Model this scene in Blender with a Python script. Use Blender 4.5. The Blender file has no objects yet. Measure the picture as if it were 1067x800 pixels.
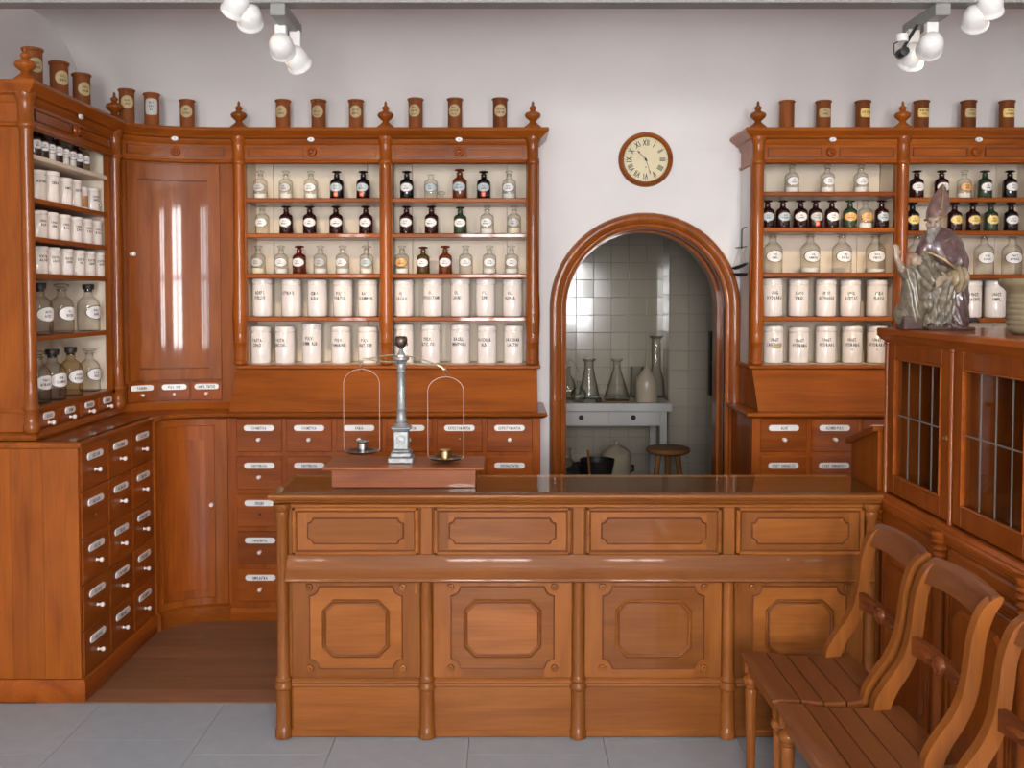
import bpy, bmesh, math, random
import numpy as np
from mathutils import Vector, Matrix
random.seed(7)
sc = bpy.context.scene
C = sc.collection
PI = math.pi
# ------------------------------------------------------------------ camera
FPX, CX, CY, PITCH, EYE = 1020.0, 525.0, 349.0, math.radians(2.3), 1.65
cd = bpy.data.cameras.new('camera'); cam = bpy.data.objects.new('camera', cd); C.objects.link(cam)
cd.sensor_width = 36.0; cd.lens = FPX / 1067 * 36
cd.shift_x = (533.5 - CX) / 1067; cd.shift_y = -(400 - CY) / 1067
cam.location = (0, 0, EYE); cam.rotation_euler = (PI / 2 - PITCH, 0, 0)
cd.clip_start = 0.05
sc.camera = cam
# ------------------------------------------------------------------ world, daylight, exposure
w = bpy.data.worlds.new('world'); sc.world = w; w.use_nodes = True
w.node_tree.nodes['Background'].inputs[0].default_value = (0.80, 0.90, 1.0, 1)
w.node_tree.nodes['Background'].inputs[1].default_value = 1.2
def area_light(name, loc, rot, sx, sy, power, col):
    l = bpy.data.lights.new(name, 'AREA'); l.shape = 'RECTANGLE'; l.size = sx; l.size_y = sy
    l.energy = power; l.color = col
    o = bpy.data.objects.new(name, l); C.objects.link(o); o.location = loc; o.rotation_euler = rot
    return o
# daylight entering through the two shop windows in the wall behind the photographer
WIN = [(-2.15, -1.75), (-0.60, 0.30), (1.00, 1.65)]
WZ0, WZ1, YR = 0.95, 2.80, -2.4
for k, (a, b) in enumerate(WIN):
    area_light('window_daylight_offscreen', ((a + b) / 2, YR - 0.12, (WZ0 + WZ1) / 2), (PI / 2, 0, 0), b - a - .06, WZ1 - WZ0 - .06, (62, 285, 146)[k], (0.985, 0.985, 1.0))
sc.view_settings.view_transform = 'Standard'
sc.view_settings.look = 'None'
sc.view_settings.gamma = 1.0
sc.view_settings.use_curve_mapping = False
sc.view_settings.exposure = -0.12
sc.cycles.max_bounces = 8
sc.cycles.transparent_max_bounces = 20
sc.cycles.caustics_reflective = False
sc.cycles.caustics_refractive = False

# ------------------------------------------------------------------ pixel -> place helpers (frame 1067 x 800)
def _ray(x, y):
    u = (x - CX) / FPX; v = (CY - y) / FPX
    return u, math.cos(PITCH) + v * math.sin(PITCH), -math.sin(PITCH) + v * math.cos(PITCH)
def atY(x, y, Y):
    d = _ray(x, y); t = Y / d[1]; return d[0] * t, Y, EYE + d[2] * t
def atX(x, y, X):
    d = _ray(x, y); t = X / d[0]; return X, d[1] * t, EYE + d[2] * t

# ------------------------------------------------------------------ materials
M = {}
def newmat(name):
    m = bpy.data.materials.new(name); m.use_nodes = True
    nt = m.node_tree; M[name] = m
    return m, nt, nt.nodes['Principled BSDF']
def plain(name, col, rough=.5, metal=0, coat=0, spec=.5, noise=0, nscale=40, emit=None, estr=0, sss=0, bump=0):
    m, nt, b = newmat(name)
    b.inputs['Base Color'].default_value = (*col, 1); b.inputs['Roughness'].default_value = rough
    b.inputs['Metallic'].default_value = metal; b.inputs['Coat Weight'].default_value = coat
    b.inputs['Coat Roughness'].default_value = .06
    b.inputs['Specular IOR Level'].default_value = spec
    if emit: b.inputs['Emission Color'].default_value = (*emit, 1); b.inputs['Emission Strength'].default_value = estr
    if noise or bump:
        tc = nt.nodes.new('ShaderNodeTexCoord'); n = nt.nodes.new('ShaderNodeTexNoise')
        n.inputs['Scale'].default_value = nscale; n.inputs['Detail'].default_value = 5
        nt.links.new(tc.outputs['Object'], n.inputs['Vector'])
        if noise:
            r = nt.nodes.new('ShaderNodeValToRGB')
            r.color_ramp.elements[0].position = .3; r.color_ramp.elements[1].position = .7
            r.color_ramp.elements[0].color = (*[c * (1 - noise) for c in col], 1)
            r.color_ramp.elements[1].color = (*[min(1, c * (1 + noise * .6)) for c in col], 1)
            nt.links.new(n.outputs['Fac'], r.inputs['Fac']); nt.links.new(r.outputs['Color'], b.inputs['Base Color'])
        if bump:
            bp = nt.nodes.new('ShaderNodeBump'); bp.inputs['Strength'].default_value = bump; bp.inputs['Distance'].default_value = .004
            nt.links.new(n.outputs['Fac'], bp.inputs['Height']); nt.links.new(bp.outputs['Normal'], b.inputs['Normal'])
    return m
def wood(name, axis, c_dark, c_light, rough=.3, coat=.6, streak=.32, var=.20):
    m, nt, b = newmat(name); L = nt.links.new
    tc = nt.nodes.new('ShaderNodeTexCoord'); oi = nt.nodes.new('ShaderNodeObjectInfo')
    add = nt.nodes.new('ShaderNodeVectorMath'); add.operation = 'ADD'
    mul = nt.nodes.new('ShaderNodeMath'); mul.operation = 'MULTIPLY'; mul.inputs[1].default_value = 13.7
    L(oi.outputs['Random'], mul.inputs[0]); L(tc.outputs['Object'], add.inputs[0]); L(mul.outputs[0], add.inputs[1])
    def mapped(along, across):
        mp = nt.nodes.new('ShaderNodeMapping'); s = [across] * 3; s['xyz'.index(axis)] = along
        mp.inputs['Scale'].default_value = s; L(add.outputs[0], mp.inputs['Vector']); return mp
    n1 = nt.nodes.new('ShaderNodeTexNoise'); n1.inputs['Scale'].default_value = 1; n1.inputs['Detail'].default_value = 4
    n1.inputs['Distortion'].default_value = 1.2; L(mapped(1.3, 9).outputs[0], n1.inputs['Vector'])
    n2 = nt.nodes.new('ShaderNodeTexNoise'); n2.inputs['Scale'].default_value = 1; n2.inputs['Detail'].default_value = 3
    L(mapped(5, 130).outputs[0], n2.inputs['Vector'])
    r = nt.nodes.new('ShaderNodeValToRGB'); r.color_ramp.elements[0].position = .28; r.color_ramp.elements[1].position = .72
    r.color_ramp.elements[0].color = (*c_dark, 1); r.color_ramp.elements[1].color = (*c_light, 1)
    mixf = nt.nodes.new('ShaderNodeMix'); mixf.data_type = 'FLOAT'; mixf.inputs[0].default_value = streak
    L(n1.outputs['Fac'], mixf.inputs[2]); L(n2.outputs['Fac'], mixf.inputs[3]); L(mixf.outputs[0], r.inputs['Fac'])
    hs = nt.nodes.new('ShaderNodeHueSaturation'); mr = nt.nodes.new('ShaderNodeMapRange')
    mr.inputs[3].default_value = 1 - var; mr.inputs[4].default_value = 1 + var
    L(oi.outputs['Random'], mr.inputs[0]); L(mr.outputs[0], hs.inputs['Value']); L(r.outputs['Color'], hs.inputs['Color'])
    L(hs.outputs['Color'], b.inputs['Base Color'])
    b.inputs['Roughness'].default_value = rough + .08; b.inputs['Coat Weight'].default_value = coat * .7; b.inputs['Coat Roughness'].default_value = .05
    b.inputs['Specular IOR Level'].default_value = .12
    return m
WD, WL = (.165, .036, .004), (.335, .088, .009)
for ax in 'xyz':
    wood('wood_' + ax, ax, WD, WL)
    wood('counter_' + ax, ax, (.165, .047, .008), (.300, .099, .019), rough=.33, coat=.4)
    wood('chair_' + ax, ax, (.155, .045, .008), (.30, .094, .018), rough=.34, coat=.35, var=.08)
for ax in 'xyz': wood('drawer_' + ax, ax, (.165, .033, .004), (.330, .080, .009), rough=.28, coat=.4)
wood('red_wood', 'y', (.12, .030, .008), (.21, .056, .014), rough=.35, coat=.3)
wood('seat_wood', 'y', (.12, .036, .011), (.21, .068, .020), rough=.36, coat=.35, var=.08)
wood('scale_wood', 'x', (.17, .052, .020), (.34, .108, .044), rough=.3, coat=.4)
wood('can_wood', 'z', (.13, .036, .010), (.29, .085, .020), rough=.45, coat=.15, var=.25)
wood('stool_wood', 'z', (.22, .09, .03), (.38, .17, .06), rough=.5, coat=.1)
wood('plank', 'x', (.19, .082, .040), (.29, .13, .064), rough=.42, coat=.1, var=.12)
plain('groove_shade_stain', (.115, .025, .005), .4, coat=.3)  # panel and frieze outlines: groove shadow and dark stain put into one colour
plain('wall_white', (.80, .765, .745), .85, noise=.03, nscale=3, bump=.12)
plain('wall_grey', (.70, .69, .68), .8, noise=.03, nscale=5)
plain('ceiling_white', (.80, .765, .745), .85, noise=.03, nscale=3, bump=.12)
plain('floor_tile', (.32, .36, .39), .40, noise=.07, nscale=14)
plain('grout', (.13, .14, .145), .8)
plain('tile_cream', (.61, .55, .43), .12, spec=.6, noise=.03, nscale=3, coat=.3)
plain('tile_grout', (.36, .32, .25), .8)
plain('cream', (.80, .69, .545), .55, noise=.06, nscale=4)
plain('porcelain', (.80, .74, .70), .16, coat=.6)
plain('enamel', (.80, .80, .79), .25, coat=.4)
plain('ink', (.035, .035, .05), .5)
plain('ink_grey', (.025, .025, .03), .5)
plain('label_white', (.80, .77, .74), .45)
plain('label_blue', (.48, .54, .55), .45)
plain('label_grey', (.52, .50, .46), .45)
plain('label_orange', (.72, .38, .12), .45)
plain('label_yellow', (.78, .55, .16), .45)
plain('label_tan', (.52, .38, .18), .55, noise=.12, nscale=60)
plain('label_brown', (.45, .20, .06), .5)
plain('red_tag', (.75, .05, .02), .4)
plain('border', (.10, .07, .06), .5)
plain('brass', (.62, .46, .20), .28, metal=1)
plain('pale_brass', (.72, .62, .42), .32, metal=1)
plain('pewter', (.32, .325, .32), .45, metal=.55, noise=.2, nscale=60, bump=.3)
plain('steel', (.62, .62, .62), .25, metal=1)
plain('copper_wire', (.36, .24, .19), .45, metal=1)
plain('pan_dark', (.13, .095, .07), .3, metal=.8)
plain('iron', (.035, .032, .032), .5, metal=.4, noise=.3, nscale=30)
plain('black', (.012, .012, .014), .4)
plain('dial', (.74, .64, .40), .5, noise=.08, nscale=9)
plain('white_paint', (.70, .68, .66), .4, coat=.15)
plain('table_paint', (.68, .66, .63), .4, coat=.1)
plain('stoneware', (.60, .50, .37), .35, coat=.25, noise=.08, nscale=9)
plain('plastic_white', (.70, .68, .65), .35)
plain('track_grey', (.22, .215, .20), .5)
plain('track_light', (.50, .50, .49), .45, metal=.2)
plain('lamp_glow', (1, .9, .75), .5, emit=(1, .80, .55), estr=4.5)
plain('cork', (.05, .035, .03), .7)
plain('powder', (.80, .72, .52), .9)
plain('powder_white', (.82, .80, .76), .9)
plain('powder_amber', (.42, .20, .07), .6)
plain('statue_cloak', (.095, .046, .043), .36, noise=.5, nscale=55, coat=.45, bump=.9)
plain('statue_robe', (.145, .115, .075), .36, noise=.5, nscale=55, coat=.45, bump=.9)
plain('statue_skin', (.30, .215, .15), .4, noise=.3, nscale=45, coat=.15)
plain('statue_beard', (.20, .175, .15), .5, noise=.35, nscale=60, bump=.5)
plain('statue_mitre', (.15, .078, .062), .36, noise=.5, nscale=55, coat=.45, bump=.9)
plain('statue_gold', (.34, .24, .12), .4, metal=.7, noise=.3, nscale=60)
plain('statue_sleeve', (.26, .19, .10), .45, noise=.3, nscale=40, coat=.2)
plain('statue_base', (.085, .045, .035), .4, noise=.3, nscale=30, coat=.2)
plain('statue_hair', (.24, .10, .055), .5, noise=.3, nscale=60)
plain('pot_olive', (.25, .21, .125), .4, noise=.12, nscale=12, coat=.2)
plain('leading', (.20, .185, .165), .45, metal=.3)
def glassmat(name, tint, edge, ior=1.45, dif=None, difw=0):
    m, nt, b = newmat(name); L = nt.links.new
    nt.nodes.remove(b); out = nt.nodes['Material Output']
    tr = nt.nodes.new('ShaderNodeBsdfTransparent'); gl = nt.nodes.new('ShaderNodeBsdfGlossy'); gl.inputs['Roughness'].default_value = .03
    lw = nt.nodes.new('ShaderNodeLayerWeight'); lw.inputs['Blend'].default_value = .5
    mx = nt.nodes.new('ShaderNodeMix'); mx.data_type = 'RGBA'
    mx.inputs[6].default_value = (*tint, 1); mx.inputs[7].default_value = (*edge, 1)
    pw = nt.nodes.new('ShaderNodeMath'); pw.operation = 'POWER'; pw.inputs[1].default_value = 2.2
    L(lw.outputs['Facing'], pw.inputs[0]); L(pw.outputs[0], mx.inputs[0]); L(mx.outputs[2], tr.inputs['Color'])
    fr = nt.nodes.new('ShaderNodeFresnel'); fr.inputs['IOR'].default_value = ior
    geo = nt.nodes.new('ShaderNodeNewGeometry'); sub = nt.nodes.new('ShaderNodeMath'); sub.operation = 'SUBTRACT'; sub.inputs[0].default_value = 1; L(geo.outputs['Backfacing'], sub.inputs[1])
    mu = nt.nodes.new('ShaderNodeMath'); mu.operation = 'MULTIPLY'; L(sub.outputs[0], mu.inputs[0]); L(fr.outputs[0], mu.inputs[1])
    sh = nt.nodes.new('ShaderNodeMixShader'); L(mu.outputs[0], sh.inputs[0]); L(tr.outputs[0], sh.inputs[1]); L(gl.outputs[0], sh.inputs[2])
    last = sh
    if difw:
        df = nt.nodes.new('ShaderNodeBsdfDiffuse'); df.inputs['Color'].default_value = (*dif, 1)
        s2 = nt.nodes.new('ShaderNodeMixShader'); s2.inputs[0].default_value = difw; L(sh.outputs[0], s2.inputs[1]); L(df.outputs[0], s2.inputs[2]); last = s2
    L(last.outputs[0], out.inputs['Surface']); return m
glassmat('glass_clear', (.96, .96, .945), (.36, .35, .32), dif=(.6, .58, .54), difw=.015)
glassmat('glass_pane', (.95, .95, .93), (.9, .9, .88))
glassmat('glass_top', (.93, .95, .93), (.85, .9, .87), ior=1.5)
glassmat('glass_amberish', (.92, .84, .70), (.40, .30, .18), dif=(.6, .42, .22), difw=.05)
plain('glass_brown', (.020, .004, .004), .06, coat=.6)
plain('glass_black', (.006, .005, .006), .05, coat=.6)
plain('glass_red', (.085, .008, .004), .06, coat=.6)
plain('glass_redbrown', (.13, .028, .006), .06, coat=.6)
plain('glass_olive', (.075, .038, .008), .06, coat=.6)
plain('glass_green', (.025, .045, .022), .06, coat=.6)
plain('content_green', (.05, .16, .08), .2, coat=.4)
plain('content_red', (.20, .02, .006), .2, coat=.4)
plain('content_blue', (.03, .035, .07), .2, coat=.4)

# ------------------------------------------------------------------ mesh builder
class MB:
    def __init__(s): s.v = []; s.f = []; s.m = []
    def add(s, vs, fs, mat=0):
        o = len(s.v); s.v += [tuple(p) for p in vs]
        for f in fs: s.f.append(tuple(i + o for i in f)); s.m.append(mat)
        return s
    def box(s, x0, x1, y0, y1, z0, z1, ch=0, mat=0):
        if ch <= 0:
            vs = [(x, y, z) for x in (x0, x1) for y in (y0, y1) for z in (z0, z1)]
            return s.add(vs, [(0, 1, 3, 2), (4, 6, 7, 5), (0, 4, 5, 1), (2, 3, 7, 6), (0, 2, 6, 4), (1, 5, 7, 3)], mat)
        c = min(ch, (x1 - x0) / 2.01, (y1 - y0) / 2.01, (z1 - z0) / 2.01)
        X = (x0, x1); Y = (y0, y1); Z = (z0, z1); ix = (x0 + c, x1 - c); iy = (y0 + c, y1 - c); iz = (z0 + c, z1 - c)
        vs = []; idx = {}
        for a in (0, 1):
            for b in (0, 1):
                for d in (0, 1):
                    for k, p in enumerate(((X[a], iy[b], iz[d]), (ix[a], Y[b], iz[d]), (ix[a], iy[b], Z[d]))):
                        idx[a, b, d, k] = len(vs); vs.append(p)
        fs = []
        for a in (0, 1):
            fs.append([idx[a, b, d, 0] for b, d in ((0, 0), (0, 1), (1, 1), (1, 0))])
            fs.append([idx[b, a, d, 1] for b, d in ((0, 0), (0, 1), (1, 1), (1, 0))])
            fs.append([idx[b, d, a, 2] for b, d in ((0, 0), (0, 1), (1, 1), (1, 0))])
            for b in (0, 1):
                fs.append([idx[a, b, 0, 0], idx[a, b, 1, 0], idx[a, b, 1, 1], idx[a, b, 0, 1]])
                fs.append([idx[a, 0, b, 0], idx[a, 1, b, 0], idx[a, 1, b, 2], idx[a, 0, b, 2]])
                fs.append([idx[0, a, b, 1], idx[1, a, b, 1], idx[1, a, b, 2], idx[0, a, b, 2]])
                for d in (0, 1): fs.append([idx[a, b, d, 0], idx[a, b, d, 1], idx[a, b, d, 2]])
        return s.add(vs, fs, mat)
    def lathe(s, prof, n=16, c=(0, 0, 0), mat=0, a0=0, a1=2 * PI, axis='z', mats=None):
        full = abs(a1 - a0 - 2 * PI) < 1e-6; k = n if full else n + 1
        vs = []
        for r, z in prof:
            for i in range(k):
                a = a0 + (a1 - a0) * i / n; p = (r * math.cos(a), r * math.sin(a), z)
                if axis == 'y': p = (p[0], p[2], p[1])
                if axis == 'x': p = (p[2], p[0], p[1])
                vs.append((c[0] + p[0], c[1] + p[1], c[2] + p[2]))
        for j in range(len(prof) - 1):
            fs = []
            for i in range(n if full else n):
                i2 = (i + 1) % k
                fs.append((j * k + i, j * k + i2, (j + 1) * k + i2, (j + 1) * k + i))
            o = len(s.v)
            if j == 0: base = o; s.v += vs
            for f in fs: s.f.append(tuple(q + base for q in f)); s.m.append(mats[j] if mats else mat)
        for j, e in ((0, prof[0]), (len(prof) - 1, prof[-1])):
            if e[0] > 1e-5: s.f.append(tuple(base + j * k + i for i in range(k))); s.m.append(mats[min(j, len(prof) - 2)] if mats else mat)
        return s
    def tube(s, pts, r, n=8, closed=False, mat=0, r1=None):
        P = [Vector(p) for p in pts]; N = len(P); rings = []
        up = Vector((0, 0, 1)); prev = None
        for i in range(N):
            if closed: t = P[(i + 1) % N] - P[i - 1]
            else: t = P[min(i + 1, N - 1)] - P[max(i - 1, 0)]
            t.normalize()
            if prev is None:
                a = up if abs(t.dot(up)) < .9 else Vector((1, 0, 0)); u = t.cross(a).normalized()
            else:
                u = prev - t * prev.dot(t); u.normalize()
            prev = u; v = t.cross(u)
            rr = r if r1 is None else r + (r1 - r) * i / (N - 1)
            rings.append([P[i] + (u * math.cos(2 * PI * k / n) + v * math.sin(2 * PI * k / n)) * rr for k in range(n)])
        vs = [p for rg in rings for p in rg]; fs = []
        for i in range(N if closed else N - 1):
            j = (i + 1) % N
            for k in range(n): fs.append((i * n + k, i * n + (k + 1) % n, j * n + (k + 1) % n, j * n + k))
        if not closed: fs += [tuple(range(n)), tuple(range((N - 1) * n, N * n))]
        return s.add(vs, fs, mat)
    def sweep(s, path, prof, mat=0, closed=False):
        N = len(path); k = len(prof); vs = []
        def nrm(a, b):
            dx, dy = b[0] - a[0], b[1] - a[1]; l = math.hypot(dx, dy) or 1; return Vector((dy / l, -dx / l))
        for i in range(N):
            n1 = nrm(path[i - 1], path[i]) if (i > 0 or closed) else nrm(path[0], path[1])
            n2 = nrm(path[i], path[(i + 1) % N]) if (i < N - 1 or closed) else n1
            m = n1 + n2; m = m / max(.3, (m.dot(m)) / 2)
            for o, z in prof: vs.append((path[i][0] + m.x * o, path[i][1] + m.y * o, z))
        fs = []
        for i in range(N if closed else N - 1):
            j = (i + 1) % N
            for q in range(k): fs.append((i * k + q, i * k + (q + 1) % k, j * k + (q + 1) % k, j * k + q))
        if not closed: fs += [tuple(range(k)), tuple(range((N - 1) * k, N * k))]
        return s.add(vs, fs, mat)
    def prism(s, poly, d0, d1, plane='xz', inset=0, mat=0):
        # poly in a plane, extruded along the third axis; inset shrinks the d0 face (a raised field)
        cx = (min(p[0] for p in poly) + max(p[0] for p in poly)) / 2; cy = (min(p[1] for p in poly) + max(p[1] for p in poly)) / 2
        wx = (max(p[0] for p in poly) - cx) or 1; wy = (max(p[1] for p in poly) - cy) or 1
        def pt(p, d, k):
            a = cx + (p[0] - cx) * (1 - k / wx); b = cy + (p[1] - cy) * (1 - k / wy)
            return {'xz': (a, d, b), 'yz': (d, a, b), 'xy': (a, b, d)}[plane]
        n = len(poly); vs = [pt(p, d0, inset) for p in poly] + [pt(p, d1, 0) for p in poly]
        fs = [tuple(range(n)), tuple(range(2 * n - 1, n - 1, -1))] + [(i, (i + 1) % n, n + (i + 1) % n, n + i) for i in range(n)]
        return s.add(vs, fs, mat)
    def shift(s, d): s.v = [(p[0] + d[0], p[1] + d[1], p[2] + d[2]) for p in s.v]; return s
    def mesh(s, name, mats, smooth=35):
        me = bpy.data.meshes.new(name); me.from_pydata(s.v, [], s.f); me.update()
        if isinstance(mats, str): mats = [mats]
        for m in mats: me.materials.append(M[m])
        me.polygons.foreach_set('material_index', s.m)
        bm = bmesh.new(); bm.from_mesh(me)
        bmesh.ops.recalc_face_normals(bm, faces=bm.faces); bm.to_mesh(me); bm.free()
        if smooth:
            me.polygons.foreach_set('use_smooth', [True] * len(me.polygons)); me.set_sharp_from_angle(angle=math.radians(smooth))
        me.update(); return me
    def build(s, name, mats, parent=None, smooth=35, loc=None):
        # world coordinates in; child of an unrotated parent
        if parent is not None and loc is None:
            o = wloc(parent); s.shift((-o[0], -o[1], -o[2]))
        ob = bpy.data.objects.new(name, s.mesh(name, mats, smooth)); C.objects.link(ob); ob.parent = parent
        if loc: ob.location = loc
        return ob
def wloc(o):
    v = Vector((0, 0, 0))
    while o is not None: v += Vector(o.location); o = o.parent
    return v
def inst(name, me, parent=None, loc=(0, 0, 0), rotz=0, scale=None):
    o = bpy.data.objects.new(name, me); C.objects.link(o); o.parent = parent; o.location = loc
    if rotz: o.rotation_euler = (0, 0, rotz)
    if scale: o.scale = scale
    return o
def tag(o, label, cat, group=None):
    o['label'] = label; o['category'] = cat
    if group: o['group'] = group
    return o
def thing(name, label, cat, loc=(0, 0, 0), rotz=0, group=None, scale=None):
    o = inst(name, None, None, loc, rotz, scale); o.empty_display_size = .05
    return tag(o, label, cat, group)
def struct(o): o['kind'] = 'structure'; return o
def bpart(name, mats, parent, *boxes, ch=0, smooth=35):
    b = MB()
    for q in boxes: b.box(*q, ch=ch)
    return b.build(name, mats, parent, smooth)
ORD = ['first', 'second', 'third', 'fourth', 'fifth', 'sixth', 'seventh', 'eighth', 'ninth']

# ------------------------------------------------------------------ lettering: glyphs of the built-in font, taken once
GL = {}
def glyphs():
    cu = bpy.data.curves.new('glyph', 'FONT'); cu.resolution_u = 1; cu.offset = .032
    ob = bpy.data.objects.new('glyph', cu); C.objects.link(ob)
    for ch in 'ABCDEFGHIJKLMNOPQRSTUVWXYZ0123456789.':
        cu.body = ch
        dg = bpy.context.evaluated_depsgraph_get(); dg.update()
        me = ob.evaluated_get(dg).to_mesh()
        vs = [(v.co.x, v.co.y) for v in me.vertices]; fs = [tuple(p.vertices) for p in me.polygons]
        x0 = min(v[0] for v in vs); x1 = max(v[0] for v in vs)
        GL[ch] = ([(x - x0, y) for x, y in vs], fs, x1 - x0)
        ob.evaluated_get(dg).to_mesh_clear()
    bpy.data.objects.remove(ob); bpy.data.curves.remove(cu)
glyphs()
def text2d(txt, size, maxw=None, cond=.8):
    vs = []; fs = []; x = 0
    for ch in txt.upper():
        if ch not in GL: x += .32; continue
        g = GL[ch]; o = len(vs)
        vs += [(x + a, b) for a, b in g[0]]; fs += [tuple(i + o for i in f) for f in g[1]]; x += g[2] + .10
    x -= .10; sx = size * cond
    if maxw and x * sx > maxw: sx = maxw / x
    return [((a - x / 2) * sx, (b - .35) * size) for a, b in vs], fs
def put_text(mb, txt, size, at, maxw, mat=1, R=None, y=None, cond=.8, rot=0):
    """flat on the plane y=const facing -Y, or wrapped round a vertical cylinder of radius R"""
    vs, fs = text2d(txt, size, maxw, cond); out = []
    for a, b in vs:
        if rot: a, b = a * math.cos(rot) - b * math.sin(rot), a * math.sin(rot) + b * math.cos(rot)
        a += at[0]; b += at[1]
        if R: out.append((R * math.sin(a / R), -R * math.cos(a / R), b))
        else: out.append((a, y, b))
    mb.add(out, fs, mat)
def oval_patch(mb, R, a, b, zc, rings=((0, .86, 0), (.86, 1.0, 2)), n=28, rect=False, xc=0):
    for r0, r1, mt in rings:
        st = 4 if r0 == 0 else 1; vs = []; fs = []
        for j in range(st + 1):
            rr = r0 + (r1 - r0) * j / st
            for i in range(n):
                t = 2 * PI * i / n; cx, cz = math.cos(t), math.sin(t)
                if rect:
                    q = max(abs(cx), abs(cz)); q2 = q ** .75; cx /= q2; cz /= q2
                x = a * rr * cx + xc; vs.append((R * math.sin(x / R), -R * math.cos(x / R), zc + b * rr * cz))
        for j in range(st):
            for i in range(n): fs.append((j * n + i, j * n + (i + 1) % n, (j + 1) * n + (i + 1) % n, (j + 1) * n + i))
        mb.add(vs, fs, mt)

# ================================================================== THE SETTING
XL, XR, YB, ZC = -2.26, 2.95, 5.40, 3.02
b = MB(); b.box(XL - .2, XR + .2, YR - .2, 8.7, -.12, -.022)
floor = struct(b.build('floor', 'grout', smooth=0))
# floor tiles, half a metre square, each column set off against the next
tm = MB().box(-.2490, .2490, -.2490, .2490, -.02, 0).mesh('tile', 'floor_tile', 0)
for i in range(-2, 7):
    x = -1.38 + .5 * i
    off = (3.575, 3.46)[i % 2]
    y = off
    while y > -.2:
        yc = y - .25
        if XL - .3 < x < XR and (1.2 < yc): inst('tile', tm, floor, (x, yc, 0))
        y -= .5
    g = MB().box(-.2490, .2490, -(3.905 - off) / 2 + .001, (3.905 - off) / 2 - .001, -.02, 0).mesh('tile', 'floor_tile', 0)
    inst('tile', g, floor, (x, (3.905 + off) / 2, 0))
b = MB(); b.box(XL, XR, YR, .95, -.03, -.001); o = b.build('tile_field', 'floor_tile', floor); o['kind'] = 'stuff'
# strip floor behind the counter
for r in range(12):
    x = -1.9 - (r * .37 % .8); y0 = 3.91 + r * .125
    while x < 2.9:
        x1 = x + .9 + ((r * 7 + int(x * 10)) % 5) * .08
        b = MB().box(max(x, -2.2) + .0006, min(x1, 2.9) - .0006, y0 + .0005, y0 + .1245, -.02, .002)
        b.build('plank', 'plank', floor, 0); x = x1
# store room floor
b = MB(); b.box(-.9, 2.9, 5.42, 8.5, -.03, .0); o = b.build('store_floor_field', 'floor_tile', floor)
# back wall with the arched doorway, wall thickness .3
AX, AR, AZ = .778, .470, 1.580          # arch centre, clear half width, springing height
def arch_pts(r, n=36): return [(AX - r, 0)] + [(AX + r * math.cos(PI - PI * i / n), AZ + r * math.sin(PI - PI * i / n)) for i in range(n + 1)] + [(AX + r, 0)]
ap = arch_pts(AR)
b = MB()
for y in (YB, YB + .3):
    vs = [(XL - .2, y, 0), (XL - .2, y, 3.3)]
    top = 3.3; n = len(ap)
    vs = [(p[0], y, p[1]) for p in ap] + [(p[0], y, top) for p in ap]
    b.add(vs, [(i, i + 1, n + i + 1, n + i) for i in range(n - 1)])
    b.add([(XL - .2, y, 0), (ap[0][0], y, 0), (ap[0][0], y, top), (XL - .2, y, top)], [(0, 1, 2, 3)])
    b.add([(ap[-1][0], y, 0), (XR + .2, y, 0), (XR + .2, y, top), (ap[-1][0], y, top)], [(0, 1, 2, 3)])
b.add([(p[0], y, p[1]) for p in ap for y in (YB, YB + .3)], [(2 * i, 2 * i + 1, 2 * i + 3, 2 * i + 2) for i in range(len(ap) - 1)])
wall_back = struct(b.build('wall_back', 'wall_white', smooth=0))
b = MB(); b.box(XL - .2, XL, YR - .2, YB, 0, 3.3); wall_left = struct(b.build('wall_left', 'wall_white', smooth=0))
b = MB(); b.box(XR, XR + .2, YR - .2, YB, 0, 3.3); struct(b.build('wall_right', 'wall_white', smooth=0))
# ceiling with a coved junction to back and left wall
cv = .58
prof = [(0, 3.25), (0, ZC - cv)] + [(cv - cv * math.cos(PI / 2 * i / 10), ZC - cv + cv * math.sin(PI / 2 * i / 10)) for i in range(1, 11)]
b = MB(); b.box(XL, XR, YR, YB, ZC, ZC + .2)
path = [(XL + .001, YB - .001), (XR - .001, YB - .001)]
b.sweep(path, [(o_, z) for o_, z in prof] + [(cv, 3.25)])
struct(b.build('ceiling', 'ceiling_white', smooth=50))
# wall behind the photographer with two shop windows
b = MB()
xs = [XL] + [q for w_ in WIN for q in w_] + [XR]
for i in (0, 2, 4, 6): b.box(xs[i], xs[i + 1], YR - .2, YR, 0, 3.2)
for i in (1, 3, 5): b.box(xs[i], xs[i + 1], YR - .2, YR, 0, WZ0).box(xs[i], xs[i + 1], YR - .2, YR, WZ1, 3.2)
struct(b.build('wall_rear', 'wall_white', smooth=0))
for k, (a, c_) in enumerate(WIN):
    wn = thing('window_%d' % (k + 1), 'tall shop window', 'window', ((a + c_) / 2, YR, WZ0)); struct(wn)
    del wn['label']; del wn['category']
    f = MB()
    for q in ((a, a + .05, WZ0, WZ1), (c_ - .05, c_, WZ0, WZ1), (a, c_, WZ0, WZ0 + .05), (a, c_, WZ1 - .05, WZ1), ((a + c_) / 2 - .03, (a + c_) / 2 + .03, WZ0, WZ1), (a, c_, 1.85, 1.9)):
        f.box(q[0], q[1], YR - .08, YR - .02, q[2], q[3], ch=.004)
    f.build('window_frame', 'white_paint', wn)
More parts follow.
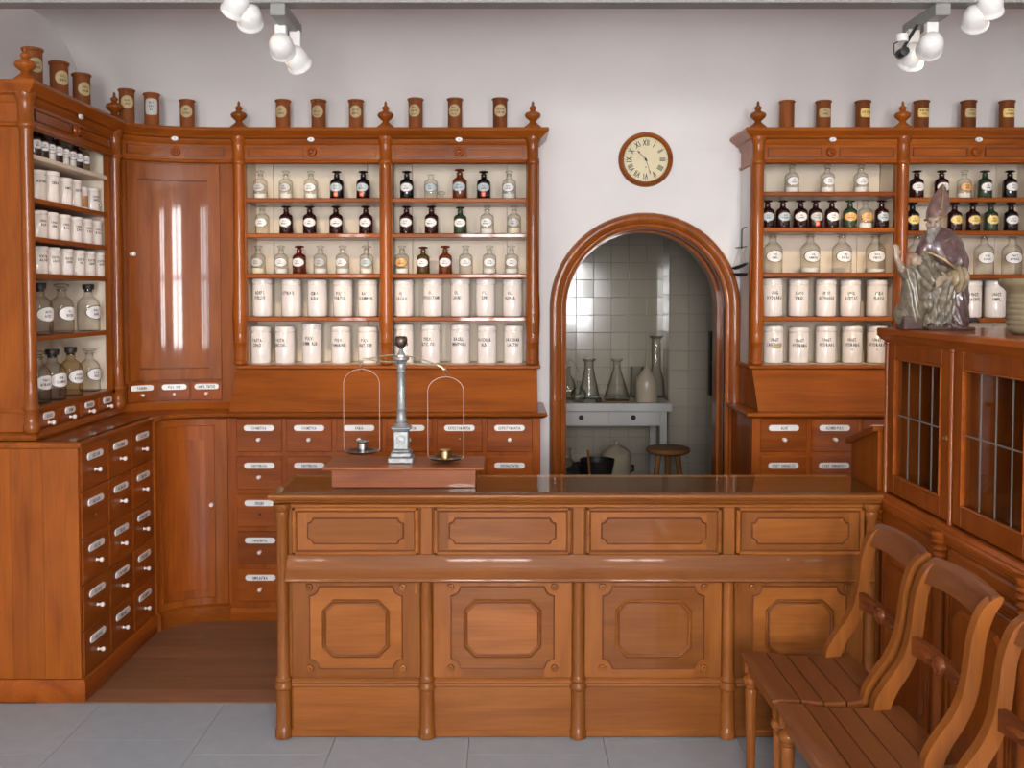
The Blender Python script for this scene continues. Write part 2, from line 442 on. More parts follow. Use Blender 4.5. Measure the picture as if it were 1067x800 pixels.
# store room shell
b = MB(); b.box(-.9, 1.37, 8.4, 8.6, 0, 3.0); wst = struct(b.build('wall_store_back', 'tile_grout', smooth=0))
b = MB(); b.box(1.37, 2.9, 8.08, 8.6, 0, 3.0); wsr = struct(b.build('wall_store_pier', 'tile_grout', smooth=0))
b = MB()
b.box(-1.1, -.9, 5.7, 8.6, 0, 3)
struct(b.build('wall_store_left', 'wall_white', smooth=0))
b = MB(); b.box(2.9, 3.1, 5.7, 8.6, 0, 3); struct(b.build('wall_store_right', 'wall_white', smooth=0))
b = MB(); b.box(-1.1, 3.1, 5.7, 8.6, 3.0, 3.1); struct(b.build('ceiling_store', 'ceiling_white', smooth=0))
TS = .15
tm = MB().box(-TS / 2 + .0013, TS / 2 - .0013, -.004, .004, -TS / 2 + .0013, TS / 2 - .0013, ch=.002).mesh('tile', 'tile_cream', 0)
for i in range(8):
    for j in range(17):
        o = inst('tile', tm, wst, (1.37 - TS * (i + .5), 8.398, .06 + TS * j)); o.rotation_euler = (random.uniform(-.004, .004), 0, random.uniform(-.004, .004))
TS2 = .155
for i in range(4):
    for j in range(17):
        o = inst('tile', tm, wsr, (1.37 + TS2 * (i + .5), 8.078, .03 + TS2 * j), scale=(TS2 / TS, 1, TS2 / TS)); o.rotation_euler = (random.uniform(-.004, .004), 0, random.uniform(-.004, .004))
tp = MB().box(-.004, .004, -TS2 / 2 + .002, TS2 / 2 - .002, -TS2 / 2 + .002, TS2 / 2 - .002, ch=.002).mesh('tile', 'tile_cream', 0)
for i in range(2):
    for j in range(17): inst('tile', tp, wsr, (1.368, 8.16 + i * TS2, .03 + TS2 * j))
# moulded wooden casing of the arch and its jamb lining
def arch_sweep(mb, r_in, prof):
    """prof: (radial offset, y)"""
    pts = [(AX - 1, 0, -1, 0), (AX - 1, AZ, -1, 0)]; path = []
    n = 36
    path.append((-1, 0, 0.0)); 
    for i in range(n + 1):
        a = PI - PI * i / n; path.append((math.cos(a), math.sin(a), AZ))
    path.append((1, 0, 0.0))
    vs = []; k = len(prof)
    for cx, sx, z in path:
        for o_, y in prof: vs.append((AX + cx * (r_in + o_), y, z + sx * (r_in + o_)))
    fs = []
    for i in range(len(path) - 1):
        for q in range(k): fs.append((i * k + q, i * k + (q + 1) % k, (i + 1) * k + (q + 1) % k, (i + 1) * k + q))
    fs += [tuple(range(k)), tuple(range((len(path) - 1) * k, len(path) * k))]
    mb.add(vs, fs)
casing = thing('trim_1', 'x', 'x', (AX, YB, 0)); struct(casing); del casing['label']; del casing['category']
b = MB(); arch_sweep(b, AR - .03, [(.0, YB + .02), (0, YB - .022), (.012, YB - .03), (.020, YB - .03), (.026, YB - .024), (.036, YB - .034), (.060, YB - .040), (.076, YB - .034), (.084, YB - .018), (.086, YB + .0)])
b.build('casing', 'wood_z', casing, 40)
b = MB(); arch_sweep(b, AR - .03, [(0, YB), (0, YB + .31), (.03, YB + .31), (.03, YB)]); b.build('jamb_lining', 'wood_z', casing, 40)
b = MB(); arch_sweep(b, AR - .045, [(0, YB + .12), (0, YB + .15), (.02, YB + .15), (.02, YB + .12)]); b.build('door_stop', 'wood_z', casing, 40)
b = MB(); arch_sweep(b, AR - .034, [(0, YB + .02), (0, YB + .026), (.01, YB + .026), (.01, YB + .02)]); b.build('dark_bead', 'groove_shade_stain', casing, 40)

# ================================================================== CABINETRY
GLB = {}
def knob_mesh(r=.0105):
    if ('k', r) not in GLB:
        b = MB().lathe([(0, -.03), (r * .55, -.0295), (r * .95, -.026), (r, -.021), (r * .85, -.016), (r * .45, -.011), (r * .45, -.004), (r * .8, 0), (0, 0)], 14, axis='y')
        GLB['k', r] = b.mesh('knob', 'porcelain', 60)
    return GLB['k', r]
def plate_mesh(txt, wd=.155, h=.031):
    b = MB(); r = h / 2; pts = []
    for sx in (1, -1):
        for i in range(9):
            a = -PI / 2 + PI * i / 8; x = (wd / 2 - r) + r * math.cos(a); pts.append((sx * x, sx * r * math.sin(a)))
    b.prism(pts, -.004, 0, inset=.002)
    put_text(b, txt, h * .62, (0, 0), wd * .78, mat=1, y=-.0046, cond=.62)
    return b.mesh('label_plate', ['enamel', 'ink'], 30)
def drawer_mesh(wd, h):
    k = ('d', round(wd, 4), round(h, 4))
    if k not in GLB: GLB[k] = MB().box(-wd / 2, wd / 2, -.006, .01, -h / 2, h / 2, ch=.0035).mesh('drawer', 'drawer_x', 30)
    return GLB[k]
def drawer(parent, loc, wd, h, txt, rotz=0, knob=True, pz=.3, kz=.0, pw=.155):
    d = inst('drawer', drawer_mesh(wd, h), parent, loc, rotz)
    p = inst('label_plate', plate_mesh(txt, pw), d, (0, -.006, h * pz)); p['label'] = 'white enamel label plate with black lettering'
    if knob: k = inst('knob', knob_mesh(), d, (0, -.006, h * kz)); k['label'] = 'small white porcelain knob'
    else: inst('knob_stub', GLB.setdefault('stub', MB().lathe([(0, -.008), (.006, -.007), (.007, 0), (0, 0)], 10, axis='y').mesh('knob_stub', 'red_wood')), d, (0, -.006, h * kz))
    return d
def finial(parent, x, y, z=2.51, s=1.0):
    pr = [(.046, 0), (.046, .012), (.034, .022), (.020, .034), (.015, .042), (.024, .050), (.038, .062), (.042, .074), (.037, .084), (.018, .092), (.013, .098), (.018, .106), (.019, .112), (.011, .120), (.006, .126), (.008, .133), (.004, .142), (0, .148)]
    me = GLB.setdefault('fin', MB().lathe([(0, 0)] + pr, 18).mesh('finial', 'wood_z', 50))
    l = wloc(parent); return inst('finial', me, parent, (x - l.x, y - l.y, z - l.z))
COL = [(.030, 1.292), (.036, 1.298), (.036, 1.310), (.030, 1.316), (.031, 1.36), (.033, 1.40), (.037, 1.405), (.033, 1.412), (.036, 1.46), (.039, 1.55), (.036, 1.64), (.031, 1.72), (.029, 1.80), (.028, 2.30), (.028, 2.325), (.034, 2.330), (.036, 2.34), (.034, 2.35), (.030, 2.355), (.030, 2.40), (.031, 2.43), (.036, 2.445), (.040, 2.452), (.040, 2.47)]
COLE = [(.030, 1.09), (.034, 1.10), (.034, 1.12), (.029, 1.13), (.029, 1.18), (.033, 1.185), (.033, 1.195), (.027, 1.205), (.025, 1.30), (.0255, 1.7), (.025, 2.30)] + COL[14:]
def column(parent, x, y, prof=None, name='column', mat='wood_z', n=18):
    l = wloc(parent); key = ('col', id(prof), mat)
    me = GLB.setdefault(key, MB().lathe(prof or COL, n).mesh(name, mat, 40))
    return inst(name, me, parent, (x - l.x, y - l.y, -l.z))
CORN = [(-.02, 2.51), (.062, 2.51), (.066, 2.503), (.066, 2.495), (.058, 2.488), (.046, 2.476), (.036, 2.470), (.032, 2.462), (.030, 2.462), (.018, 2.455), (.010, 2.432), (.004, 2.428), (.004, 2.352), (.012, 2.348), (.014, 2.338), (.006, 2.332), (-.02, 2.332)]
def frieze(parent, pathf, s0, s1, z0=2.368, z1=2.415, rosette=True, num=None):
    """outline coloured as stained and shaded grooves, rosette and number badge; pathf(s) -> (x, y, nx, ny)"""
    mid = (s0 + s1) / 2
    for a, c_ in ((s0 + .03, mid - .045), (mid + .045, s1 - .03)):
        b = MB(); n = 10
        for za, zb, sa, sb in ((z0, z0 + .004, a, c_), (z1 - .004, z1, a, c_)):
            pth = [pathf(sa + (sb - sa) * i / n)[:2] for i in range(n + 1)]
            b.sweep(pth, [(0, za), (.0065, za), (.0065, zb), (0, zb)])
        for sa in (a, c_ - .004):
            b.sweep([pathf(sa)[:2], pathf(sa + .004)[:2]], [(0, z0), (.0065, z0), (.0065, z1), (0, z1)])
        b.build('frieze_outline', 'groove_shade_stain', parent, 0)
    x, y, nx, ny = pathf(mid); ang = math.atan2(nx, -ny); l = wloc(parent)
    if rosette:
        me = GLB.setdefault('ros', MB().lathe([(0, -.012), (.006, -.013), (.009, -.009), (.014, -.008), (.017, -.013), (.021, -.013), (.024, -.008), (.025, 0), (0, 0)], 18, axis='y').mesh('rosette', 'drawer_x', 50))
        inst('rosette', me, parent, (x + nx * .004 - l.x, y + ny * .004 - l.y, (z0 + z1) / 2 - l.z), ang)
    if num:
        b = MB(); pts = [(.019 * math.cos(2 * PI * i / 20), .0125 * math.sin(2 * PI * i / 20)) for i in range(20)]
        b.prism(pts, -.004, .004, inset=.002); put_text(b, num, .013, (0, 0), .02, mat=1, y=-.0046)
        o = inst('number_badge', b.mesh('number_badge', ['enamel', 'ink'], 30), parent, (x + nx * .03 - l.x, y + ny * .03 - l.y, 2.452 - l.z), ang)

# ---- shelf unit on the back wall
def shelf_unit(name, label, posts, bays, ret_left, ret_right, nums, ends, finials):
    x0, x1 = posts[0] - .035, posts[-1] + .035; YF = 5.10
    t = thing(name, label, 'shelf unit', ((x0 + x1) / 2, 5.25, 1.06))
    bpart('side_panel', 'wood_z' if ends[0] == 'wood' else 'white_paint', t, (x0 + .018, x0 + .036, YF + .02, 5.395, 1.29, 2.45))
    bpart('side_panel', 'wood_z', t, (x1 - .026, x1 - .004, YF + .02, 5.395, 1.29, 2.45))
    for xp in posts:
        bpart('stile', 'wood_z', t, (xp - .034, xp + .034, YF, YF + .03, 1.285, 2.36), ch=.003)
        if xp not in (posts[0], posts[-1]): bpart('divider', 'cream', t, (xp - .012, xp + .012, YF + .03, 5.37, 1.29, 2.36))
        else:
            e = 1 if xp == posts[0] else -1
            bpart('side_lining', 'cream', t, (min(xp + e * .012, xp + e * .022), max(xp + e * .012, xp + e * .022), YF + .03, 5.37, 1.29, 2.36))
        column(t, xp, YF - .006)
    path = [(x0 + .02, YF), (x1 - .02, YF)]
    if ret_left: path = [(x0 + .02, 5.39)] + path
    if ret_right: path = path + [(x1 - .02, 5.39)]
    MB().sweep(path, CORN).build('cornice', 'wood_x', t, 40)
    bpart('top_board', 'wood_x', t, (x0 + .02, x1 - .02, YF - .0, 5.395, 2.485, 2.508))
    for k in range(len(posts) - 1):
        a, c_ = posts[k] + .034, posts[k + 1] - .034
        frieze(t, lambda s: (s, YF - .004, 0, -1), posts[k] + .02, posts[k + 1] - .02, num=nums[k])
        # cream painted back boards with open joints
        xa, xb = posts[k] + .013, posts[k + 1] - .013
        cuts = [xa, xa + .10, xb - .12, xb]
        for i in range(3): bpart('back_board', 'cream', t, (cuts[i] + .001, cuts[i + 1] - .001, 5.372, 5.388, 1.29, 2.37), ch=.002)
        for z in bays[k]:
            bpart('shelf', 'wood_x', t, (xa, xb, YF + .008, 5.372, z - .024, z), ch=.004)
    # slanted front board and its top rail
    b = MB(); b.prism([(4.955, 1.062), (5.088, 1.268), (5.38, 1.268), (5.38, 1.062)], x0 + .012, x1 - .012, 'yz'); b.build('slanted_board', 'wood_x', t, 0)
    b = MB(); b.sweep(path, [(-.0, 1.268), (.018, 1.268), (.026, 1.274), (.026, 1.282), (.018, 1.290), (-.03, 1.292), (-.03, 1.268)]); b.build('base_rail', 'wood_x', t, 40)
    bpart('bottom_board', 'cream', t, (x0 + .03, x1 - .03, YF + .03, 5.375, 1.268, 1.291))
    for xf in finials: finial(t, xf, YF + .01)
    return t
ZA = [2.157, 1.974, 1.765, 1.540]; ZCc = [2.190, 2.004, 1.770, 1.540]; ZD = [2.160, 1.988, 1.762, 1.533]
PA = [-1.372, -.612, .150]; PC = [1.316, 2.065, 2.82]
shelf_unit('apothecary_shelf', 'tall varnished wooden shelf unit with finials between curved corner cupboard and arch', PA, [ZA, ZA], False, True, ['3', '4'], ('wood', 'wood'), PA)
shelf_unit('apothecary_shelf', 'tall varnished wooden shelf unit behind the statue, with hanging scales at its end', PC, [ZCc, ZD], True, False, ['5', '6'], ('white', 'wood'), PC)
# ---- lower drawer cabinets on the back wall
def drawer_cabinet(label, x0, ncol, pitch, ret, txts, noknob):
    x1 = x0 + ncol * pitch + .03; xa = x0 - .03
    t = thing('drawer_cabinet', label, 'cabinet', ((x0 + x1) / 2, 5.15, 0))
    bpart('body', 'drawer_z', t, (xa, x1, 4.915, 5.395, .06, 1.036))
    MB().sweep([(xa, 4.915), (x1, 4.915)], [(-.3, .001), (.012, .001), (.016, .012), (.016, .055), (.006, .066), (-.3, .066)]).build('plinth', 'wood_x', t)
    path = [(xa, 4.915), (x1, 4.915)]
    if ret == 'r': path = path + [(x1, 5.39)]
    if ret == 'l': path = [(xa, 5.39)] + path
    b = MB(); b.sweep(path, [(-.02, 1.034), (.012, 1.034), (.024, 1.042), (.032, 1.046), (.034, 1.054), (.028, 1.062), (-.02, 1.062)])
    b.build('ledge_moulding', 'wood_x', t, 40)
    bpart('ledge_board', 'wood_x', t, (xa + .01, x1 - .01, 4.92, 5.395, 1.036, 1.0615))
    l = wloc(t)
    for c_ in range(ncol):
        for r in range(5):
            drawer(t, (x0 + (c_ + .5) * pitch - l.x, 4.914 - l.y, .947 - .1905 * r - l.z), pitch - .022, .168, txts.get((r, c_), txts.get(r, 'SPECIES')), knob=(r, c_) not in noknob, pz=.22, kz=-.12)
    return t
drawer_cabinet('wooden cabinet with labelled drawers under the shelves between curved corner and arch', -1.36, 6, .2525, 'r',
    {(0, 0): 'COSMETICA', (0, 1): 'COSMETICA', (0, 2): 'VARIA', (0, 3): 'LAXANTIA', (0, 4): 'EXPECTORANTIA', (0, 5): 'EXPECTORANTIA', (1, 0): 'DENTIFRICIA', (1, 1): 'DENTIFRICIA', (1, 5): 'SPECIALITATES', 1: 'DENTIFRICIA', 2: 'SPECIES', 3: 'UNGUENTA', 4: 'EMPLASTRA'}, {(2, 0), (0, 4)})
drawer_cabinet('wooden cabinet with labelled drawers behind the counter on the hanging scales side', 1.283, 6, .2555, 'l',
    {(0, 0): 'ALOE', (0, 1): 'ALUMEN PULV.', (0, 2): 'AMYLUM', 0: 'BORAX', (1, 0): 'CORT. CHINAE CC.', (1, 1): 'CORT. CHINAE PLV.', 1: 'CORT. CHINAE'}, set())

# ---- curved corner cupboard (upper) and corner door below
def ell(cx, cy, a, bb, n=28): return [(cx - a * math.cos(PI / 2 * i / n), cy + bb * math.sin(PI / 2 * i / n)) for i in range(n + 1)]
class Path:
    def __init__(s, pts):
        s.p = pts; s.d = [0]
        for i in range(1, len(pts)): s.d.append(s.d[-1] + math.dist(pts[i - 1], pts[i]))
        s.L = s.d[-1]
    def at(s, t):
        t = min(max(t, 0), s.L); i = 1
        while i < len(s.d) - 1 and s.d[i] < t: i += 1
        f = (t - s.d[i - 1]) / (s.d[i] - s.d[i - 1]); p, q = s.p[i - 1], s.p[i]
        dx, dy = q[0] - p[0], q[1] - p[1]; l = math.hypot(dx, dy)
        return p[0] + dx * f, p[1] + dy * f, dy / l, -dx / l
    def sub(s, a, c_, n=14): return [s.at(a + (c_ - a) * i / n)[:2] for i in range(n + 1)]
def slab(z0, z1, o0, o1, ch=.003): return [(o0, z0), (o1 - ch, z0), (o1, z0 + ch), (o1, z1 - ch), (o1 - ch, z1), (o0, z1)]
UP = Path([(-1.93, 4.87)] + ell(-1.415, 4.88, .515, .22) + [(-1.386, 5.10)]); LP = Path(ell(-1.385, 4.745, .315, .17))
t = thing('corner_cupboard', 'curved wooden corner cupboard with tall glossy door above the ledge', 'cupboard', (-1.75, 5.1, 1.06))
MB().sweep(UP.p, [(-.025, 1.062), (0, 1.062), (0, 2.40), (-.025, 2.40)]).build('body', 'wood_z', t, 40)
MB().sweep(UP.p, CORN).build('cornice', 'wood_x', t, 40)
b = MB(); poly = UP.p + [(-1.40, 5.39), (-2.25, 5.39), (-2.25, 4.87)]; b.prism(poly, 2.485, 2.508, 'xy'); b.build('top_board', 'wood_x', t, 0)
frieze(t, lambda s: (lambda q: (q[0] + q[2] * .004, q[1] + q[3] * .004, q[2], q[3]))(UP.at(s)), .06, UP.L - .03, num='2')
column(t, -1.925, 4.875, COLE); finial(t, -1.925, 4.88)
MB().sweep(UP.p, [(-.0, 1.062), (.030, 1.062), (.034, 1.072), (.026, 1.082), (.012, 1.090), (.006, 1.10), (0, 1.10)]).build('base_moulding', 'wood_x', t, 40)
s0, s1 = .085, UP.L - .085
dr = MB().sweep(UP.sub(s0, s0 + .055), slab(1.215, 2.325, 0, .016)).sweep(UP.sub(s1 - .06, s1), slab(1.215, 2.325, 0, .016)).sweep(UP.sub(s0 + .055, s1 - .06), slab(1.215, 1.275, 0, .016)).sweep(UP.sub(s0 + .055, s1 - .06), slab(2.24, 2.325, 0, .016)).build('door', 'wood_z', t, 40)
MB().sweep(UP.sub(s0 + .05, s1 - .055, 20), slab(1.27, 2.245, 0, .006)).build('door_panel', 'wood_z', dr, 40)
b = MB()
for za, zb in ((1.275, 1.279), (2.236, 2.24)): b.sweep(UP.sub(s0 + .055, s1 - .06), slab(za, zb, .004, .013, .001))
for sa in (s0 + .055, s1 - .064): b.sweep(UP.sub(sa, sa + .004, 1), slab(1.275, 2.24, .004, .013, .001))
b.build('panel_bead', 'groove_shade_stain', dr, 0)
q = UP.at(s0 + .02); k = inst('knob', knob_mesh(.012), dr, (q[0] + q[2] * .016 + 1.75, q[1] + q[3] * .016 - 5.1, 1.86 - 1.06), math.atan2(q[2], -q[3]))
for i, tx in enumerate(('TANNIN.', 'PULV. OPII', 'AMYL. TRITICI')):
    a = s0 - .01 + i * (s1 - s0 + .02) / 3; c_ = a + (s1 - s0 + .02) / 3 - .012
    d = MB().sweep(UP.sub(a, c_, 8), slab(1.108, 1.205, 0, .012)).build('drawer', 'drawer_x', t, 40)
    q = UP.at((a + c_) / 2); an = math.atan2(q[2], -q[3])
    p = inst('label_plate', plate_mesh(tx, .125, .030), d, (q[0] + q[2] * .0135 + 1.75, q[1] + q[3] * .0135 - 5.1, 1.178 - 1.06), an)
    inst('knob', knob_mesh(.008), d, (q[0] + q[2] * .012 + 1.75, q[1] + q[3] * .012 - 5.1, 1.143 - 1.06), an)
# lower corner
t = thing('corner_cupboard', 'curved lower corner cupboard with a plain red-brown door below the ledge', 'cupboard', (-1.6, 5.0, 0))
MB().sweep(LP.p, [(-.025, .06), (0, .06), (0, 1.036), (-.025, 1.036)]).build('body', 'wood_z', t, 40)
MB().sweep(LP.p, [(-.02, .001), (.014, .001), (.018, .012), (.018, .075), (.008, .085), (0, .088), (-.02, .088)]).build('plinth', 'wood_x', t, 40)
b = MB().prism(LP.p + [(-1.385, 5.39), (-2.25, 5.39), (-2.25, 4.745)], 1.036, 1.0612, 'xy'); b.build('ledge_board', 'wood_x', t, 0)
MB().sweep(LP.p, [(-.02, 1.034), (.010, 1.034), (.020, 1.042), (.030, 1.046), (.032, 1.054), (.026, 1.062), (-.02, 1.062)]).build('ledge_moulding', 'wood_x', t, 40)
dr = MB().sweep(LP.sub(.035, LP.L - .075), slab(.125, 1.0, 0, .012)).build('door', 'drawer_z', t, 40)
MB().sweep(LP.sub(.075, LP.L - .12), slab(.17, .93, .012, .0165, .001)).build('door_panel', 'drawer_z', dr, 40)
MB().sweep(LP.sub(LP.L - .066, LP.L - .008, 4), slab(.09, 1.03, 0, .014)).build('stile', 'wood_z', t, 40)
q = LP.at(LP.L - .09); inst('knob', knob_mesh(.011), dr, (q[0] + q[2] * .012 + 1.6, q[1] + q[3] * .012 - 5.0, .60), math.atan2(q[2], -q[3]))

# ---- side shelf unit along the left wall, facing the counter
XF = -1.93; Y0, Y1 = 3.985, 4.868
t = thing('side_shelf', 'wooden side shelf unit with open shelves facing the counter, beside curved cupboard', 'shelf unit', (-2.1, 4.4, 1.06))
side_unit = t
bpart('end_panel', 'wood_z', t, (-2.255, XF - .0, Y0, Y0 + .022, 1.062, 2.45))
bpart('end_panel', 'cream', t, (-2.255, XF - .03, Y1 - .02, Y1, 1.062, 2.45))
bpart('stile', 'wood_z', t, (XF - .03, XF, Y0 + .0, Y0 + .04, 1.17, 2.36), ch=.003)
bpart('stile', 'wood_z', t, (XF - .03, XF, Y1 - .055, Y1, 1.17, 2.36), ch=.003)
bpart('lining', 'cream', t, (-2.24, XF - .03, Y0 + .022, Y0 + .03, 1.17, 2.36))
yc = [Y0 + .03, Y0 + .3, Y0 + .58, Y1 - .02]
for i in range(3): bpart('back_board', 'cream', t, (-2.25, -2.236, yc[i] + .001, yc[i + 1] - .001, 1.17, 2.40), ch=.002)
ZE = [2.235, 2.055, 1.894, 1.742, 1.480]
for i, z in enumerate(ZE):
    bpart('shelf', 'cream' if i == 0 else 'wood_y', t, (-2.24, XF - .01, Y0 + .028, Y1 - .02, z - .020, z), ch=.003)
bpart('bottom_board', 'wood_y', t, (-2.25, XF - .0, Y0 + .02, Y1 - .01, 1.168, 1.188), ch=.003)
bpart('drawer_rail', 'wood_y', t, (XF - .3, XF - .006, Y0 + .02, Y1 - .0, 1.062, 1.168))
path = [(-2.255, Y0), (XF, Y0), (XF, Y1)]
MB().sweep(path, CORN).build('cornice', 'wood_y', t, 40)
bpart('top_board', 'wood_y', t, (-2.255, XF, Y0, Y1, 2.485, 2.508))
frieze(t, lambda s: (XF + .004, s, 1, 0), Y0 + .03, Y1 - .03, num='1')
MB().sweep(path, [(-.0, 1.062), (.030, 1.062), (.034, 1.072), (.026, 1.082), (.012, 1.090), (0, 1.094)]).build('base_moulding', 'wood_y', t, 40)
MB().sweep(path[:2], [(0, 1.17), (.008, 1.172), (.010, 1.18), (0, 1.19)]).build('end_moulding', 'wood_x', t, 40)
column(t, XF - .002, Y0 + .004, COLE); finial(t, XF - .004, Y0 + .01)
l = wloc(t)
for i, tx in enumerate(('CROCUS', 'OPIUM', 'MOSCHUS', 'MYRRHA')):
    drawer(t, (XF - .006 - l.x, 4.03 + (i + .5) * .205 - l.y, 1.130 - l.z), .19, .066, tx, PI / 2, pz=.2, kz=-.26, pw=.10)
# lower drawer cabinet along the left wall
t = thing('drawer_cabinet', 'deep wooden drawer cabinet under the side shelves, its end facing the tiled floor', 'cabinet', (-1.98, 4.35, 0))
bpart('body', 'drawer_z', t, (-2.255, -1.715, 3.925, 4.745, .06, 1.036))
# end face boards
ec = [-2.25, -2.13, -1.99, -1.86, -1.716]
for i in range(4): bpart('end_board', 'wood_z', t, (ec[i] + .0004, ec[i + 1] - .0004, 3.918, 3.926, .095, 1.034))
b = MB().sweep([(-2.255, 3.925), (-1.715, 3.925), (-1.715, 4.745)], [(-.05, .001), (.014, .001), (.018, .012), (.018, .080), (.008, .092), (-.05, .092)]); b.build('plinth', 'drawer_y', t, 40)
b = MB().sweep([(-2.255, 3.925), (-1.715, 3.925), (-1.715, 4.745)], [(-.02, 1.036), (.008, 1.036), (.014, 1.044), (.014, 1.054), (.006, 1.061), (-.02, 1.061)]); b.build('ledge_moulding', 'wood_y', t, 40)
bpart('ledge_board', 'wood_y', t, (-2.25, -1.72, 3.93, 4.745, 1.036, 1.061))
l = wloc(t)
LT = ['CORT. ULMI', 'FOL. SENNAE', 'FLOR. TILIAE', 'RAD. ALTH.', 'FOL. MALVAE', 'HERB. ABS.', 'RAD. LIQ.', 'SEM. LINI', 'FLOR. ARN.', 'FOL. UVAE', 'CORT. QUERC.', 'RAD. GENT.', 'LIGN. GUAJ.', 'HERB. MILL.', 'FOL. MENTH.']
for c_ in range(3):
    for r in range(5):
        drawer(t, (-1.716 - l.x, 3.935 + (c_ + .5) * .27 - l.y, .947 - .1905 * r), .264, .184, LT[r * 3 + c_], PI / 2, knob=(r, c_) != (1, 0), pz=.22, kz=-.12)

# ================================================================== COUNTER
YC = 3.60
t = thing('shop_counter', 'long honey-coloured panelled wooden counter with glass topped surface and engaged columns', 'counter', (.27, 3.77, 0)); counter = t
XC0, XC1 = -.835, 1.385
bpart('body', 'counter_z', t, (XC0 + .01, XC1 - .005, YC + .012, 3.93, .02, .90))
b = MB().sweep([(XC0, 3.935), (XC0, YC), (XC1 + .01, YC)], [(-.05, .876), (.004, .876), (.010, .884), (.014, .886), (.018, .894), (.024, .896), (.030, .902), (.034, .910), (.032, .917), (.024, .920), (-.05, .920)])
b.build('top_moulding', 'counter_x', t, 40)
bpart('top_board', 'counter_x', t, (XC0 - .02, XC1 + .01, YC - .02, 3.94, .900, .9195), ch=.003)
bpart('glass_plate', 'glass_top', t, (XC0 + .005, XC1 - .0, YC - .012, 3.935, .9205, .9265), ch=.001)['label'] = 'clear glass plate covering the counter top'
bpart('back_lip', 'counter_x', t, (XC0, XC1, 3.925, 3.937, .89, .926))
# columns
xcol = [-.822, -.287, .277, .834, 1.362]
CC = [(.026, .002), (.032, .004), (.032, .030), (.028, .036), (.027, .16), (.027, .185), (.033, .190), (.034, .200), (.030, .208), (.027, .215), (.031, .222), (.026, .230), (.022, .24), (.020, .60), (.020, .62)]
for i, x in enumerate(xcol):
    b = MB()
    if i in (0, 4):
        pr = CC[:-2] + [(.021, .60), (.022, .83), (.026, .845), (.024, .852), (.029, .862), (.033, .87), (.033, .882)]
    else: pr = CC
    b.lathe(pr, 18, c=(x, YC - (.0 if i in (0, 4) else .004), 0)); b.build('column', 'counter_z', t, 40)
def notch(x0, x1, z0, z1, r, n=5, sq=0):
    """rectangle with concave quarter-round corners"""
    pts = []
    for cx, cz, a0 in ((x0, z0, 0), (x0, z1, -PI / 2), (x1, z1, PI), (x1, z0, PI / 2)):
        q = []
        for i in range(n + 1):
            a = a0 + PI / 2 * i / n
            q.append((cx + r * math.cos(a), cz + r * math.sin(a)))
        pts += q
    return pts
def octa(x0, x1, z0, z1, c_): return [(x0 + c_, z0), (x0, z0 + c_), (x0, z1 - c_), (x0 + c_, z1), (x1 - c_, z1), (x1, z1 - c_), (x1, z0 + c_), (x1 - c_, z0)]
def outline(mb, poly, y, wdt, r):
    mb.tube([(p[0], y, p[1]) for p in poly], r, 6, closed=True)
